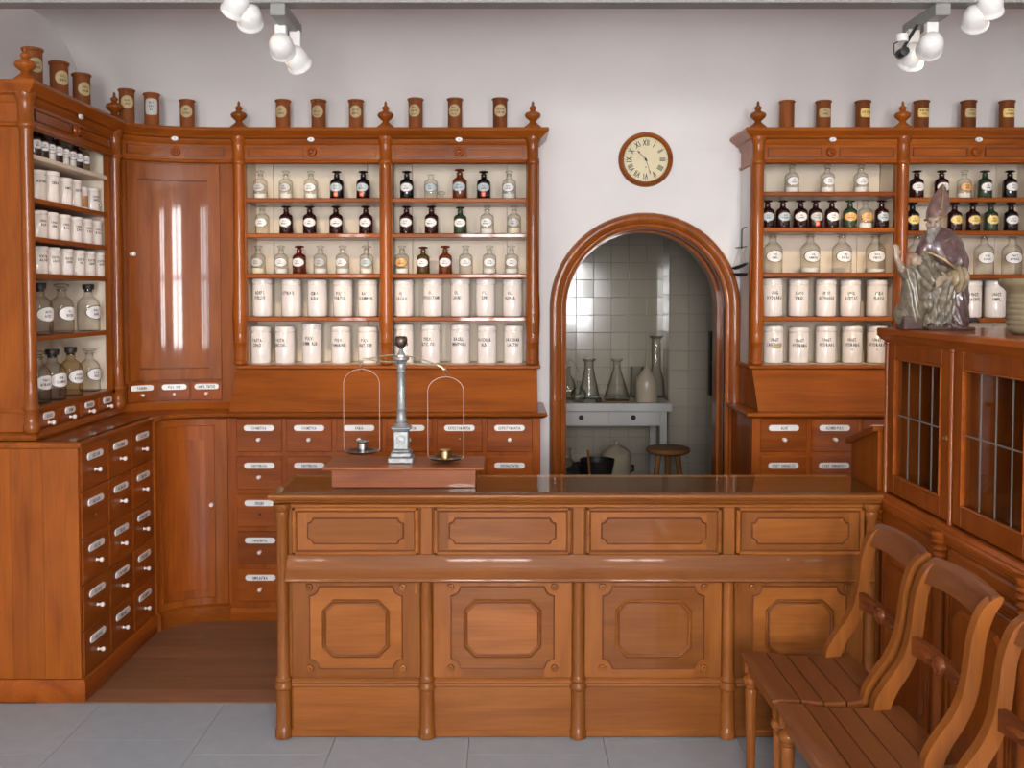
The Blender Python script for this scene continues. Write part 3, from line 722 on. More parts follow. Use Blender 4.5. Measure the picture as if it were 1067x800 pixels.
for i in range(4):
    xa, xb = xcol[i] + .027, xcol[i + 1] - .027
    if i == 0: xa += .01
    # upper panel: frame, field, dark lined notched centre
    up = bpart('upper_panel', 'counter_x', t, (xa, xb, YC - .004, YC + .015, .690, .868), ch=.004)
    f = MB(); z0, z1 = .690, .868
    for q in ((xa, xb, z0, z0 + .014), (xa, xb, z1 - .014, z1), (xa, xa + .016, z0, z1), (xb - .016, xb, z0, z1)): f.box(q[0], q[1], YC - .013, YC, q[2], q[3], ch=.004)
    f.build('panel_frame', 'counter_x', up)
    f = MB(); rect = [(xa + .018, z0 + .016), (xa + .018, z1 - .016), (xb - .018, z1 - .016), (xb - .018, z0 + .016)]; outline(f, rect, YC - .004, .002, .0028); f.build('dark_bead', 'groove_shade_stain', up)
    nt_ = notch(xa + .058, xb - .058, z0 + .042, z1 - .040, .020)
    for (q0, q1, q2, q3) in ((xa + .02, xa + .055, z0 + .018, z1 - .018), (xb - .055, xb - .02, z0 + .018, z1 - .018)): bpart('veneer_end', 'counter_z', up, (q0, q1, YC - .0046, YC, q2, q3))
    MB().prism(nt_, YC - .010, YC, inset=.003).build('panel_field', 'counter_x', up, 0)
    f = MB(); outline(f, nt_, YC - .005, .002, .0030); f.build('dark_bead', 'groove_shade_stain', up)
    # lower door
    dz0, dz1 = .226, .598
    d = bpart('door', 'counter_z', t, (xa - .004, xb + .004, YC - .004, YC + .015, dz0, dz1), ch=.003)
    nt_ = notch(xa + .064, xb - .064, dz0 + .038, dz1 - .027, .034, 6)
    MB().prism(nt_, YC - .009, YC, inset=.002).build('door_field', 'counter_x', d, 0)
    f = MB(); outline(f, nt_, YC - .005, .002, .0028); f.build('dark_bead', 'groove_shade_stain', d)
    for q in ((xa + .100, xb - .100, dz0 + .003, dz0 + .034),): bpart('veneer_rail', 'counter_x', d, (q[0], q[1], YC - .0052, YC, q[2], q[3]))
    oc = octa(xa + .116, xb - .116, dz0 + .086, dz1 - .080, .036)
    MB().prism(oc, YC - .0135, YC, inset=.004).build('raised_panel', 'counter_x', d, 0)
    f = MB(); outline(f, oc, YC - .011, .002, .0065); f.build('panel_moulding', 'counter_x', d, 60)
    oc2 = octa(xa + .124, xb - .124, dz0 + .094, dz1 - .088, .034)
    f = MB(); outline(f, oc2, YC - .0125, .002, .0022); f.build('dark_bead', 'groove_shade_stain', d)
    ros = GLB.setdefault('cros', MB().lathe([(0, -.012), (.004, -.0125), (.006, -.009), (.008, -.0095), (.012, -.008), (.014, 0), (0, 0)], 14, axis='y').mesh('rosette', 'counter_x', 50))
    l = wloc(d) - Vector(d.location) + Vector(d.location)
    for rx in (xa + .062, xb - .062):
        for rz in (dz0 + .038, dz1 - .029):
            inst('rosette', ros, d, (rx - l.x, YC - .004 - l.y, rz - l.z))
    if i in (0, 3): bpart('lock_block', 'counter_z', d, ((xb - .02, xb - .006, YC - .009, YC, .545, .59) if i == 0 else (xa + .006, xa + .02, YC - .009, YC, .545, .59)), ch=.002)
    # plinth board
    bpart('plinth_board', 'counter_x', t, (xa - .004, xb + .004, YC - .005, YC + .015, .030, .195), ch=.003)
    MB().sweep([(xa - .004, YC), (xb + .004, YC)], [(0, .192), (.010, .194), (.014, .200), (.010, .207), (.014, .212), (.010, .220), (0, .226)]).build('plinth_moulding', 'counter_x', t, 40)
bpart('stile_rail', 'counter_x', t, (XC0, XC1, YC - .001, YC + .014, .868, .890))
for x in xcol[1:4]: bpart('upper_stile', 'counter_z', t, (x - .022, x + .022, YC - .006, YC + .012, .690, .868), ch=.003)
MB().sweep([(XC0 + .03, YC), (XC1 - .02, YC)], [(0, .690), (.004, .690), (.010, .672), (.016, .650), (.026, .626), (.040, .612), (.043, .606), (.043, .600), (.036, .595), (0, .595)]).build('apron_moulding', 'counter_x', t, 50)
b = MB(); b.box(XC0 + .02, XC1 - .01, YC - .008, YC + .02, .002, .032, ch=.004); b.build('base_board', 'counter_x', t)

# ================================================================== GLAZED CABINET ON THE RIGHT
XG = 1.432
t = thing('display_cabinet', 'red-brown glazed cabinet with leaded doors carrying the statue, behind the slatted chairs', 'cabinet', (1.65, 2.85, 0)); gcab = t
gy = [2.07, 2.59, 3.11, 3.64]
bpart('top_board', 'drawer_y', t, (XG - .03, 1.88, 2.03, 3.68, 1.505, 1.530), ch=.004)
pth = [(1.88, 2.05), (XG + .0, 2.05), (XG + .0, 3.66), (1.88, 3.66)]
pth = [(1.88, 3.66), (XG, 3.66), (XG, 2.05), (1.88, 2.05)]
b = MB().sweep(pth, [(-.03, 1.474), (.002, 1.474), (.006, 1.482), (.014, 1.488), (.022, 1.496), (.028, 1.505), (-.03, 1.505)]); b.build('cornice', 'drawer_y', t, 40)
pby = [2.07 + .131 * i for i in range(13)]
for i in range(12): bpart('back_board', 'counter_z', t, (1.70, 1.715, pby[i] + .001, pby[i + 1] - .001, .92, 1.505))
bpart('end_panel', 'drawer_z', t, (XG, 1.86, 3.635, 3.66, .92, 1.505)); bpart('end_panel', 'drawer_z', t, (XG, 1.86, 2.05, 2.07, .92, 1.505))
for yy in (2.59, 3.11): bpart('partition', 'drawer_z', t, (XG + .03, 1.70, yy - .008, yy + .008, .92, 1.505))
for k in range(3):
    ya, yb = gy[k] + .014, gy[k + 1] - .014; z0, z1 = .922, 1.476
    f = MB(); sw = .062
    for q in ((ya, ya + sw, z0, z1), (yb - sw, yb, z0, z1), (ya + sw, yb - sw, z0, z0 + .070), (ya + sw, yb - sw, z1 - .056, z1)): f.box(XG - .004, XG + .022, q[0], q[1], q[2], q[3], ch=.004)
    d = f.build('door', 'drawer_z', t)
    pa, pb, qa, qb = ya + sw - .002, yb - sw + .002, z0 + .068, z1 - .054
    ld = MB(); zm = qa + (qb - qa) * .52
    for i in range(4):
        u0 = pa + (pb - pa) * i / 4; u1 = pa + (pb - pa) * (i + 1) / 4
        for za, zb in ((qa, zm), (zm, qb)):
            MB().box(XG + .007, XG + .010, u0 + .0015, u1 - .0015, za + .0015, zb - .0015).build('pane', 'glass_pane', d, 0)
        if i: ld.box(XG + .0065, XG + .0105, u0 - .0016, u0 + .0016, qa, qb)
    ld.box(XG + .0060, XG + .0110, pa, pb, zm - .0022, zm + .0022)
    o = ld.build('leading', 'leading', d); o['label'] = 'grey lead bars between the panes'
    f = MB()
    for q in ((pa, pa + .006, qa, qb), (pb - .006, pb, qa, qb), (pa, pb, qa, qa + .006), (pa, pb, qb - .006, qb)): f.box(XG - .009, XG + .004, q[0], q[1], q[2], q[3], ch=.002)
    f.build('glazing_bead', 'drawer_y', d)
    f = MB().lathe([(0, -.012), (.006, -.010), (.006, -.002), (.009, 0), (0, 0)], 10, axis='x', c=(XG - .004, ya + .02, 1.19)); f.build('lock', 'brass', d)
for yy in gy:
    b = MB().lathe([(.010, .905), (.012, .91), (.009, .92), (.009, 1.468), (.013, 1.472), (.013, 1.478)], 12, c=(XG - .003, yy, 0)); b.build('slender_column', 'drawer_z', t, 40)
# lower body: stepped mouldings, frieze, turned posts and lower doors
bpart('lower_body', 'drawer_z', t, (XG - .022, 1.87, 2.06, 3.65, .04, .915))
MB().sweep([(XG - .022, 3.65), (XG - .022, 2.06)], [(-.01, .920), (.004, .920), (.008, .914), (.012, .910), (.012, .903), (.017, .898), (.017, .890), (.012, .885), (.012, .877), (.007, .872), (.007, .864), (0, .858)]).build('ledge_moulding', 'drawer_y', t, 40)
MB().sweep([(XG - .022, 3.65), (XG - .022, 2.06)], [(0, .800), (.008, .798), (.016, .790), (.020, .780), (.014, .772), (.006, .766), (0, .76)]).build('frieze_moulding', 'drawer_y', t, 40)
MB().sweep([(XG - .022, 3.65), (XG - .022, 2.06)], [(-.1, .002), (.02, .002), (.024, .012), (.024, .10), (.010, .12), (0, .124), (-.1, .124)]).build('plinth', 'drawer_y', t, 40)
for k in range(3):
    ya, yb = gy[k] + .045, gy[k + 1] - .045
    bpart('frieze_panel', 'drawer_y', t, (XG - .03, XG - .01, ya, yb, .806, .852), ch=.006)
    d = bpart('lower_door', 'drawer_z', t, (XG - .032, XG - .01, ya - .01, yb + .01, .14, .752), ch=.005)
    MB().prism(octa(ya + .06, yb - .06, .21, .69, .04), XG - .044, XG - .03, 'yz', inset=.008).build('raised_panel', 'drawer_z', d, 0)
    for ys in (ya + .02, ya + .04, yb - .04, yb - .02): bpart('reed', 'drawer_z', d, (XG - .036, XG - .03, ys - .004, ys + .004, .16, .74), ch=.002)
PP = [(.026, .002), (.030, .006), (.030, .14), (.024, .15), (.022, .16), (.021, .75), (.024, .77), (.021, .785), (.028, .80), (.022, .81), (.030, .822), (.022, .832), (.031, .842), (.024, .852), (.033, .864), (.026, .872), (.036, .886), (.038, .900)]
for yy in gy: b = MB().lathe(PP, 16, c=(XG - .030, yy, 0)); b.build('turned_post', 'drawer_z', t, 40)
# sloping desk end behind the glazed cabinet
b = MB()
t = thing('sloping_desk', 'dark wooden desk end with sloping moulded top between counter and glazed cabinet', 'desk', (1.6, 3.82, 0))
b.prism([(3.684, .0), (3.684, 1.140), (3.690, 1.140), (3.965, 1.052), (3.965, 0)], 1.416, 1.87, 'yz'); b.build('body', 'drawer_z', t, 0)
b = MB().prism([(3.682, 1.140), (3.682, 1.158), (3.690, 1.158), (3.978, 1.068), (3.984, 1.050), (3.965, 1.050), (3.683, 1.138)], 1.396, 1.88, 'yz'); b.build('top', 'drawer_y', t, 0)

# ================================================================== BOTTLES, JARS, CANISTERS
def bottle_mesh(kind, mat):
    k = ('b', kind, mat)
    if k in GLB: return GLB[k]
    if kind == 'std':   # unit: total height 1 with stopper, body radius .245
        pr = [(0, .01), (.20, .0), (.235, .008), (.245, .03), (.245, .56), (.238, .60), (.215, .645), (.17, .685), (.12, .71), (.100, .735), (.095, .82), (.10, .845), (.112, .855), (.112, .868), (.0, .868)]
    elif kind == 'large':
        pr = [(0, .01), (.19, .0), (.222, .008), (.232, .03), (.232, .55), (.225, .60), (.195, .655), (.15, .70), (.105, .735), (.088, .76), (.082, .86), (.10, .872), (.118, .88), (.118, .895), (.0, .895)]
    GLB[k] = MB().lathe(pr, 20).mesh('body', mat, 50); return GLB[k]
def stopper_mesh(style, mat):
    k = ('s', style, mat)
    if k in GLB: return GLB[k]
    pr = {'flat': [(0, .80), (.07, .80), (.082, .868), (.065, .90), (.10, .912), (.165, .930), (.178, .948), (.165, .970), (.11, .99), (0, 1.0)],
          'ball': [(0, .80), (.07, .80), (.08, .868), (.062, .895), (.075, .91), (.125, .93), (.14, .955), (.125, .98), (.08, .995), (0, 1.0)],
          'big': [(0, .83), (.07, .83), (.075, .895), (.062, .915), (.10, .925), (.15, .945), (.155, .96), (.13, .985), (.07, 1.0), (0, 1.0)],
          'plug': [(0, .83), (.075, .83), (.08, .89), (.115, .90), (.125, .985), (.115, 1.0), (0, 1.0)]}[style]
    GLB[k] = MB().lathe(pr, 16).mesh('stopper', mat, 50); return GLB[k]
LATIN = ['TINCT.|AURANT.', 'SPIR.|CAMPH.', 'AQUA|ROSAR.', 'EXTR.|FILIC.', 'OL.|MENTH.', 'ACID.|BORIC.', 'TINCT.|MYRRH.', 'SYR.|SIMPL.', 'LIQ.|AMMON.', 'VIN.|IPECAC.', 'BALS.|PERUV.', 'KAL.|JODAT.', 'NATR.|BROM.', 'TINCT.|BENZ.', 'SAL|AMAR.', 'AETH.|ACET.', 'OL.|RICINI', 'PULV.|RHEI']
lat_i = [0]
GREEK = dict(clear='clear glass bottle', brown='dark brown bottle', black='black glass bottle', red='red-brown bottle', rust='rust-red bottle', olive='olive-brown bottle', green='dark green bottle', amber='amber glass bottle')
GM = dict(clear='glass_clear', brown='glass_brown', black='glass_black', red='glass_red', rust='glass_redbrown', olive='glass_olive', green='glass_green', amber='glass_amberish')
LM = dict(w='label_white', b='label_blue', g='label_grey', o='label_orange', y='label_yellow', n=None)
def bottle(x, y, z, H, color, lab, label, group, kind='std', style='flat', fill=None, fillh=.3, red=False, rotz=0, stop=True, stopmat=None, widen=1.0, lx=0):
    t = thing('bottle', label, 'bottle', (x, y, z), rotz, group, (H * widen, H * widen, H))
    mat = GM[color]; R = .245 if kind == 'std' else .232
    inst('glass_body', bottle_mesh(kind, mat), t)
    if stop: inst('stopper', stopper_mesh(style, stopmat or mat), t)
    if fill:
        k = ('fill', fill, fillh, kind)
        if k not in GLB: GLB[k] = MB().lathe([(0, .02), (R * .90, .02), (R * .93, .04), (R * .93, fillh), (0, fillh + .01)], 18).mesh('contents', fill, 50)
        inst('contents', GLB[k], t)
    elif color in ('brown', 'green', 'black', 'red'):
        pass
    b = MB(); zc = .40 if kind == 'std' else .40
    a_, b_ = (.265, .160) if kind == 'std' else (.24, .150)
    if LM[lab]:
        oval_patch(b, R + .006, a_, b_, zc, rings=((0, .90, 0), (.90, 1.0, 2)), xc=lx)
        tx = LATIN[lat_i[0] % len(LATIN)].split('|'); lat_i[0] += 1
        put_text(b, tx[0], .065, (lx, zc + .045), .24, mat=1, R=R + .010, cond=.7); put_text(b, tx[1], .072, (lx, zc - .035), .34, mat=1, R=R + .010, cond=.7)
        inst('paper_label', b.mesh('paper_label', [LM[lab], 'ink', 'border'], 40), t)
    if red:
        b = MB(); oval_patch(b, R + .007, .075, .085, .16, rings=((0, .5, 1), (.5, 1, 0)), rect=True)
        inst('poison_tag', b.mesh('poison_tag', ['red_tag', 'label_orange'], 40), t)
    return t
def jar_mesh():
    if 'jar' not in GLB:
        GLB['jar'] = MB().lathe([(0, .004), (.046, 0), (.0505, .003), (.052, .008), (.052, .1665), (.0505, .168), (.0475, .1685), (0, .1685)], 28).mesh('body', 'porcelain', 50)
        GLB['jarlid'] = MB().lathe([(0, .1725), (.0525, .1725), (.0535, .175), (.0535, .194), (.0515, .199), (.046, .2015), (0, .2035)], 28).mesh('lid', 'porcelain', 50)
        GLB['jarline'] = MB().lathe([(.0440, .1680), (.0478, .1680), (.0478, .1735), (.0440, .1735), (.0440, .1680)], 28).mesh('seam', 'porcelain', 50)
    return GLB['jar'], GLB['jarlid']
def jar(x, y, z, label, group, txt, rotz=0, sc_=(1, 1), lx=0, tagm=None):
    t = thing('jar', label, 'jar', (x, y, z), rotz, group, (sc_[0], sc_[0], sc_[1]))
    a_, l_ = jar_mesh(); inst('body', a_, t); ld_ = inst('lid', l_, t); inst('seam', GLB['jarline'], ld_)
    b = MB(); ls = txt.split('|'); z0 = .126
    for i, s_ in enumerate(ls[:3]):
        put_text(b, s_, .0240 if i < 2 else .012, (lx, z0 - i * .0260), .094, mat=0, R=.0524, cond=.62)
    inst('lettering', b.mesh('lettering', ['ink_grey'], 0), t)
    if tagm:
        b = MB(); oval_patch(b, .0526, tagm[1], tagm[2], tagm[3], rings=((0, 1, 0),), rect=True, xc=.004); inst('paper_tag', b.mesh('paper_tag', [tagm[0]], 40), t)
    return t
ROW = ['top', 'second', 'third', 'fourth', 'lowest']
def lab(look, n, anchor, row, bay): return f'{look}, {ORD[n]} from the {anchor}, {ROW[row]} shelf of {bay}'
BAYS = {'A': ('curved cupboard', 'the adjoining bay', 'bottles and jars beside curved cupboard'), 'B': ('arch', 'bay above the scales', 'bottles and jars above the scales'),
        'C': ('arch', 'bay beside hanging scales', 'bottles and jars beside hanging scales'), 'D': ('middle post', 'bay behind the statue', 'bottles and jars behind the statue')}
def row_bottles(bay, row, z, items, Y=5.185, rev=False, **kw):
    an, bp, gp = BAYS[bay]; n = len(items)
    for i, it in enumerate(items):
        px, color, lb = it[:3]; ex = dict(it[3]) if len(it) > 3 else {}
        k = n - 1 - i if rev else i
        X = atY(px, 200 if row < 2 else 280, Y)[0]
        H = ex.pop('H', .150)
        args = dict(kw); args.update(ex)
        if 'rotz' not in args: args['rotz'] = random.uniform(-.18, .12) + math.atan2(X, Y) * -.0
        bottle(X, Y, z, H, color, lb, lab(GREEK[color], k, an, row, bp), gp, **args)
P1 = dict(fill='powder', fillh=.2); PW = dict(fill='powder_white', fillh=.18); NS = dict(style='ball')
row_bottles('A', 0, ZA[0], [(271.5, 'clear', 'g', dict(PW, style='ball')), (298, 'clear', 'g', dict(PW, style='ball')), (324, 'clear', 'w', dict(PW, style='ball')), (351, 'black', 'b', dict(red=True)), (378.5, 'black', 'b', dict(red=True))])
row_bottles('A', 1, ZA[1], [(273, 'clear', 'w', NS), (298, 'brown', 'w'), (322.5, 'brown', 'w'), (350, 'brown', 'w'), (381, 'brown', 'w')])
row_bottles('A', 2, ZA[2], [(269.4, 'clear', 'g', dict(P1, style='ball')), (293, 'clear', 'w', dict(PW, style='ball')), (312, 'red', 'w'), (334, 'clear', 'g', dict(PW, style='ball')), (357, 'clear', 'w', dict(PW, style='ball')), (382, 'clear', 'b', dict(PW))])
row_bottles('B', 0, ZA[0], [(424, 'black', 'w'), (449, 'clear', 'b', dict(stop=False, H=.148)), (479, 'rust', 'b', dict(H=.160)), (504, 'black', 'b', dict(red=True)), (530.5, 'clear', 'w', dict(PW, style='ball'))], rev=True)
row_bottles('B', 1, ZA[1], [(423.5, 'brown', 'w'), (449.6, 'brown', 'w'), (479.5, 'green', 'w', dict(H=.145)), (507.5, 'clear', 'w', dict(PW, style='ball')), (535.7, 'clear', 'g', dict(P1, style='ball'))], rev=True)
row_bottles('B', 2, ZA[2], [(419, 'clear', 'o', dict(PW, style='ball')), (441, 'olive', 'w', dict(H=.145)), (464, 'rust', 'w'), (485.4, 'clear', 'w', NS), (510, 'clear', 'w', dict(PW, style='ball')), (533, 'clear', 'w', dict(PW, style='ball'))], rev=True)
# the stopper left beside its bottle
x = atY(460, 200, 5.185)[0]
tag(MB().lathe([(0, 0), (.010, 0), (.012, .006), (.009, .018), (.012, .022), (.022, .028), (.023, .033), (.014, .040), (0, .042)], 16).build('glass_stopper', 'glass_clear', loc=(x, 5.17, ZA[0])), 'loose clear glass stopper standing beside its open bottle', 'stopper')
row_bottles('C', 0, ZCc[0], [(825, 'clear', 'w', dict(PW, style='ball')), (862, 'clear', 'w', dict(PW, style='ball')), (897, 'clear', 'w', dict(PW, style='ball'))])
row_bottles('C', 1, ZCc[1], [(800, 'brown', 'b'), (816, 'brown', 'b'), (834.5, 'brown', 'w'), (850, 'brown', 'g', dict(red=True)), (867, 'brown', 'w'), (886, 'green', 'o', dict(fill=None)), (902, 'clear', 'o', dict(PW, style='ball')), (919, 'brown', 'b')])
LG = dict(kind='large', style='big', H=.218)
row_bottles('C', 2, ZCc[2], [(805, 'clear', 'w', LG), (844, 'clear', 'w', dict(LG, fill='powder_white', fillh=.12)), (877, 'clear', 'w', LG), (912, 'clear', 'w', dict(LG, fill='powder_white', fillh=.1))], Y=5.20)
row_bottles('D', 0, ZD[0], [(955, 'brown', 'w'), (981, 'brown', 'w'), (1004.5, 'clear', 'o', dict(PW, style='ball')), (1026, 'green', 'w'), (1052, 'black', 'w')])
row_bottles('D', 1, ZD[1], [(951, 'black', 'y'), (995, 'brown', 'y'), (1014, 'brown', 'y'), (1033, 'green', 'y'), (1054, 'black', 'w')])
row_bottles('D', 2, ZD[2], [(955, 'clear', 'w', LG), (990, 'clear', 'w', LG), (1025, 'clear', 'w', LG), (1054, 'clear', 'w', LG)], Y=5.20)
def row_jars(bay, row, z, items, Y=5.20, rev=False):
    an, bp, gp = BAYS[bay]; n = len(items)
    for i, it in enumerate(items):
        px, tx, hs = it[:3]; X = atY(px, 350, Y)[0]; k = n - 1 - i if rev else i
        jar(X, Y, z, lab('white porcelain jar', k, an, row, bp), gp, tx, random.uniform(-.25, .1), (1, hs), lx=-.006, tagm=it[3] if len(it) > 3 else None)
row_jars('A', 3, ZA[3], [(274, 'ADEPS|SUILLUS', 1), (304, 'STYRAX', .985), (331, 'CERA|ALBA', .97), (357.5, 'PULV.|PORTUL.', .97), (383.5, 'RAD.|SCAMMON.', .97)])
row_jars('A', 4, 1.292, [(272, 'PASTA|ZINCI', .98), (297, 'PASTA|ZINC SAL.', .98), (325, 'PULV.|GUMM. ALB.', 1.06), (355.3, 'PULV.|TAMARIND.', .98), (383.3, 'PULV.|TART. DEP.', .97)])
row_jars('B', 3, ZA[3], [(421, 'OL.|CACAO', .96), (451, 'OL.|HYOSCYAMI', 1.0), (479.6, 'OL.|LAURI', 1.0), (506, 'OL.|LINI', 1.0), (534, 'OL.|OLIVAR.', .98)], rev=True)
row_jars('B', 4, 1.292, [(421, 'PULV.|FERR. CARB', 1.03), (449, 'PULV.|GLYC. CO.', 1.03), (479.6, 'BACILL.|MENTHOLI', 1.03), (507.5, 'SACCHAR.|ALB.', 1.0), (535, 'SACCHAR|LACTIN', 1.0)], rev=True)
row_jars('C', 3, ZCc[3], [(804.7, 'UNG.|HYDRARG.', 1.0), (831.7, 'SAPO|VIRID.', .98), (860, 'UNGT.|ALTHAEAE', .98), (885.5, 'UNG.|ACETAT.', .97), (913, 'CERA|FLAVA', .97)])
row_jars('C', 4, 1.294, [(806, 'UNGT.|CANTHARID.', .98, ('label_tan', .024, .0085, .088)), (832.5, 'UNGT.|HYDRARG.', .95), (860.5, 'UNGT.|HYDRARG.', .98), (888, 'UNGT.|HYDRARG.|ALB.', .98), (914, 'UNGT.|HYDRARG.|FL.', .98)])
row_jars('D', 3, ZD[3], [(985, 'UNGT.|CERAE', .98), (1011, 'UNGT.|DIACHYL.', .98), (1036, 'UNGT.|SIMPL.', .98), (1061, 'UNGT.|ZINCI', .98)])
row_jars('D', 4, 1.294, [(945, 'UNGT.|PLUMBI', .98), (972, 'UNGT.|ROSAT.', .98)])
# the side unit's bottles and jars, facing the room
SB = 'side unit'
def side_label(look, n, row): return f'{look}, {ORD[n]} from the curved cupboard, {("top", "second", "third", "fourth", "fifth", "lowest")[row]} shelf of side unit'
GS = 'bottles and jars on the side unit'
def ypx(px, X): return X * FPX / (px - CX)
it = [(38.5, 'brown', 'w'), (46, 'brown', 'w'), (53.5, 'clear', 'w'), (61, 'brown', 'w'), (68, 'clear', 'w'), (75.2, 'clear', 'w'), (82.2, 'brown', 'w'), (89, 'amber', 'w')]
for i, (px, c_, lb) in enumerate(it):
    X = -1.982
    bottle(X, ypx(px, X), ZE[0], .128, c_, lb, side_label(GREEK[c_], len(it) - 1 - i, 0), GS, rotz=PI / 2 - .6, fill='powder_white' if c_ == 'clear' else None, fillh=.25)
JT = [['AXUNG.', 'CERA', 'EMPL.', 'SEBUM', '', 'UNGT.|SIMPL.'], ['UNG.|ALB.', 'UNG.|CER.', 'UNG.|ROS.', 'UNG.|ZINC', 'UNG.|TAR', 'UNG.|BOR.'], ['EXTR.|ALOES', 'EXTR.|CASC.', 'EXTR.|CHIN.', 'EXTR.|FIL.', 'EXTR.|GENT', 'EXTR.|RHEI']]
PX = [[40, 52.7, 67.4, 78.5, 87, 96.6], [40.3, 51.6, 64.6, 77.4, 88, 97.6], [40, 52.7, 66.8, 79.5, 90.5, 100.3]]
SX = [[(.90, .80), (1.0, .85), (.93, .78), (.80, .80), (.62, .66), (.85, .70)], [(.95, .70)] * 6, [(.95, .70)] * 6]
for r in range(3):
    for i in range(6):
        X = -2.005; s_ = SX[r][i]; s_ = (s_[0] * .90, s_[1] * .86 if r else s_[1] * .82)
        if r == 0 and i == 4:
            jar(X, ypx(PX[r][i], X), ZE[r + 1], 'small white jar with a brown paper wrapper, second from curved cupboard on side unit', GS, '', PI / 2 - .3, s_, tagm=('label_brown', .07, .05, .075)); continue
        jar(X, ypx(PX[r][i], X), ZE[r + 1], side_label('white porcelain jar', 5 - i, r + 1), GS, JT[r][i], PI / 2 - .45, s_, lx=0)
x = -2.0
tag(MB().lathe([(.030, .002), (.031, 0), (.034, .05), (.033, .05), (.030, .004), (0, .003)], 18).build('glass_beaker', 'glass_clear', loc=(x, ypx(106.5, x), ZE[1])), 'low clear glass beaker beside the porcelain jars on the side unit', 'beaker')
for row, z, L_ in ((4, ZE[4], [(41.8, 'clear', 'w', 'plug'), (64.5, 'clear', 'w', 'big'), (92.4, 'clear', 'w', 'plug')]), (5, 1.188, [(38.5, 'clear', 'w', 'big'), (53.5, 'clear', 'w', 'plug'), (73, 'amber', 'w', 'plug'), (92.4, 'clear', 'w', 'big')])):
    for i, (px, c_, lb, st) in enumerate(L_):
        X = -2.005
        Hh = .225 if row == 4 else (.225 if px < 80 else .21)
        bottle(X, ypx(px, X), z, Hh, c_, lb, side_label(GREEK[c_] if st != 'plug' else GREEK[c_].replace('bottle', 'bottle with dark plug'), len(L_) - 1 - i, row), GS, kind='large', style=st, rotz=PI / 2 - .45, stopmat='iron' if st == 'plug' else None, fill=None, widen=1.0 if px != 53.5 else 1.1)
# wooden canisters on the cornices
def canister(x, y, label, txt, H=.17, r=.0375, rotz=0, patch='oval', dark=False, lm='label_tan'):
    t = thing('wooden_canister', label, 'canister', (x, y, 2.508), rotz, 'wooden canisters on the cornice')
    b = MB().lathe([(0, 0), (r, 0), (r, H * .93), (r * 1.08, H * .935), (r * 1.14, H * .96), (r * 1.14, H * .985), (r * 1.02, H), (r * .9, H), (r * .9, H * .93), (0, H * .92)], 24)
    inst('body', b.mesh('body', 'can_wood', 40), t)
    if lm:
        b = MB(); ls = txt.split('|')
        if patch == 'oval': oval_patch(b, r + .0008, .036, .034, H * .62, rings=((0, .93, 0), (.93, 1, 2)))
        elif patch == 'shield': oval_patch(b, r + .0008, .033, .042, H * .60, rings=((0, .86, 0), (.86, 1, 0)), rect=True)
        else: oval_patch(b, r + .0008, .036, .024, H * .60, rings=((0, .95, 0), (.95, 1, 0)), rect=True)
        for i, s_ in enumerate(ls): put_text(b, s_, .0135, (0, H * .62 + (len(ls) - 1) * .009 - i * .018), .055, mat=1, R=r + .0016, cond=.7)
        inst('paper_label', b.mesh('paper_label', [lm, 'ink', 'border'], 40), t)
    return t
AB = [(295, 'RAD.|CHINAE'), (332, 'RAD.|IPECAC|PULV.'), (371, 'SAPON.|MEDIC.'), (433, 'RAD.|LIQUIR|PULV'), (474, 'RAD.|ALTHAE|PULV'), (521, 'RHIZOM|CURCUM')]
BN = ['canister over the bay beside the curved cupboard', 'canister over the bay above the scales']
for i, (px, tx) in enumerate(AB):
    X = atY(px, 120, 5.21)[0]
    k = (i if i < 3 else 5 - i); an = 'curved cupboard' if i < 3 else 'clock'
    canister(X, 5.21, f'brown wooden canister, {ORD[k]} from the {an}, over bay {"beside curved cupboard" if i < 3 else "above the scales"}', tx, rotz=-.15 + .1 * (i % 3), H=.172 if i < 3 else .180)
for i, (px, tx, pt, lm) in enumerate([(820, '', 'oval', None), (858, 'FOL.|SENN.', 'rect', 'label_tan'), (899, 'RAD. COLOMB', 'rect', 'label_yellow'), (960, 'RAD. RHEI|PULV.', 'rect', 'label_yellow'), (1009, 'CORT.|CANELL', 'rect', 'label_tan'), (1049, 'FLOR.|CHAMOM', 'rect', 'label_yellow')]):
    X = atY(px, 120, 5.21)[0]
    canister(X, 5.21, ('brown wooden canister without label, over the bay beside hanging scales', 'brown wooden canister with faded square label, over the bay beside hanging scales', 'brown wooden canister with narrow yellow label, over the bay beside hanging scales', 'wooden canister nearest the middle post, over the bay behind statue', 'wooden canister with faded label, second from middle post over bay behind statue', 'wooden canister with narrow label, third from middle post over bay behind statue')[i], tx, rotz=(.0, .0, .3, .1, .1, .0)[i], patch=pt, lm=lm, H=.168)
for i, (px, X, tx) in enumerate([(39, -2.02, 'CORT.|FRANG'), (66, -2.02, 'FOL.|TRIFOL'), (89, -2.02, 'RAD.|VALER')]):
    canister(X, ypx(px, X), f'wooden canister with tan oval label, {ORD[2 - i]} from the curved cupboard, over side unit', tx, rotz=PI / 2 - .75, H=.20, r=.040)
for i, (px, Y, tx, pt) in enumerate([(132, 4.97, 'RAD.|GENT', 'oval'), (158, 5.10, 'ER.O|KIRO|RA', 'shield'), (195, 5.19, 'SEM.|FOENIC', 'oval')]):
    X = atY(px, 110, Y)[0]
    canister(X, Y, ('brown wooden canister beside the finial at the curved cupboard corner', 'dark wooden canister with a shield shaped label over curved cupboard', 'small wooden canister with oval label over the curved cupboard, farthest from side unit')[i], tx, rotz=.45 - .15 * i, patch=pt, H=(.178, .185, .168)[i], lm='label_grey' if pt == 'shield' else 'label_tan')

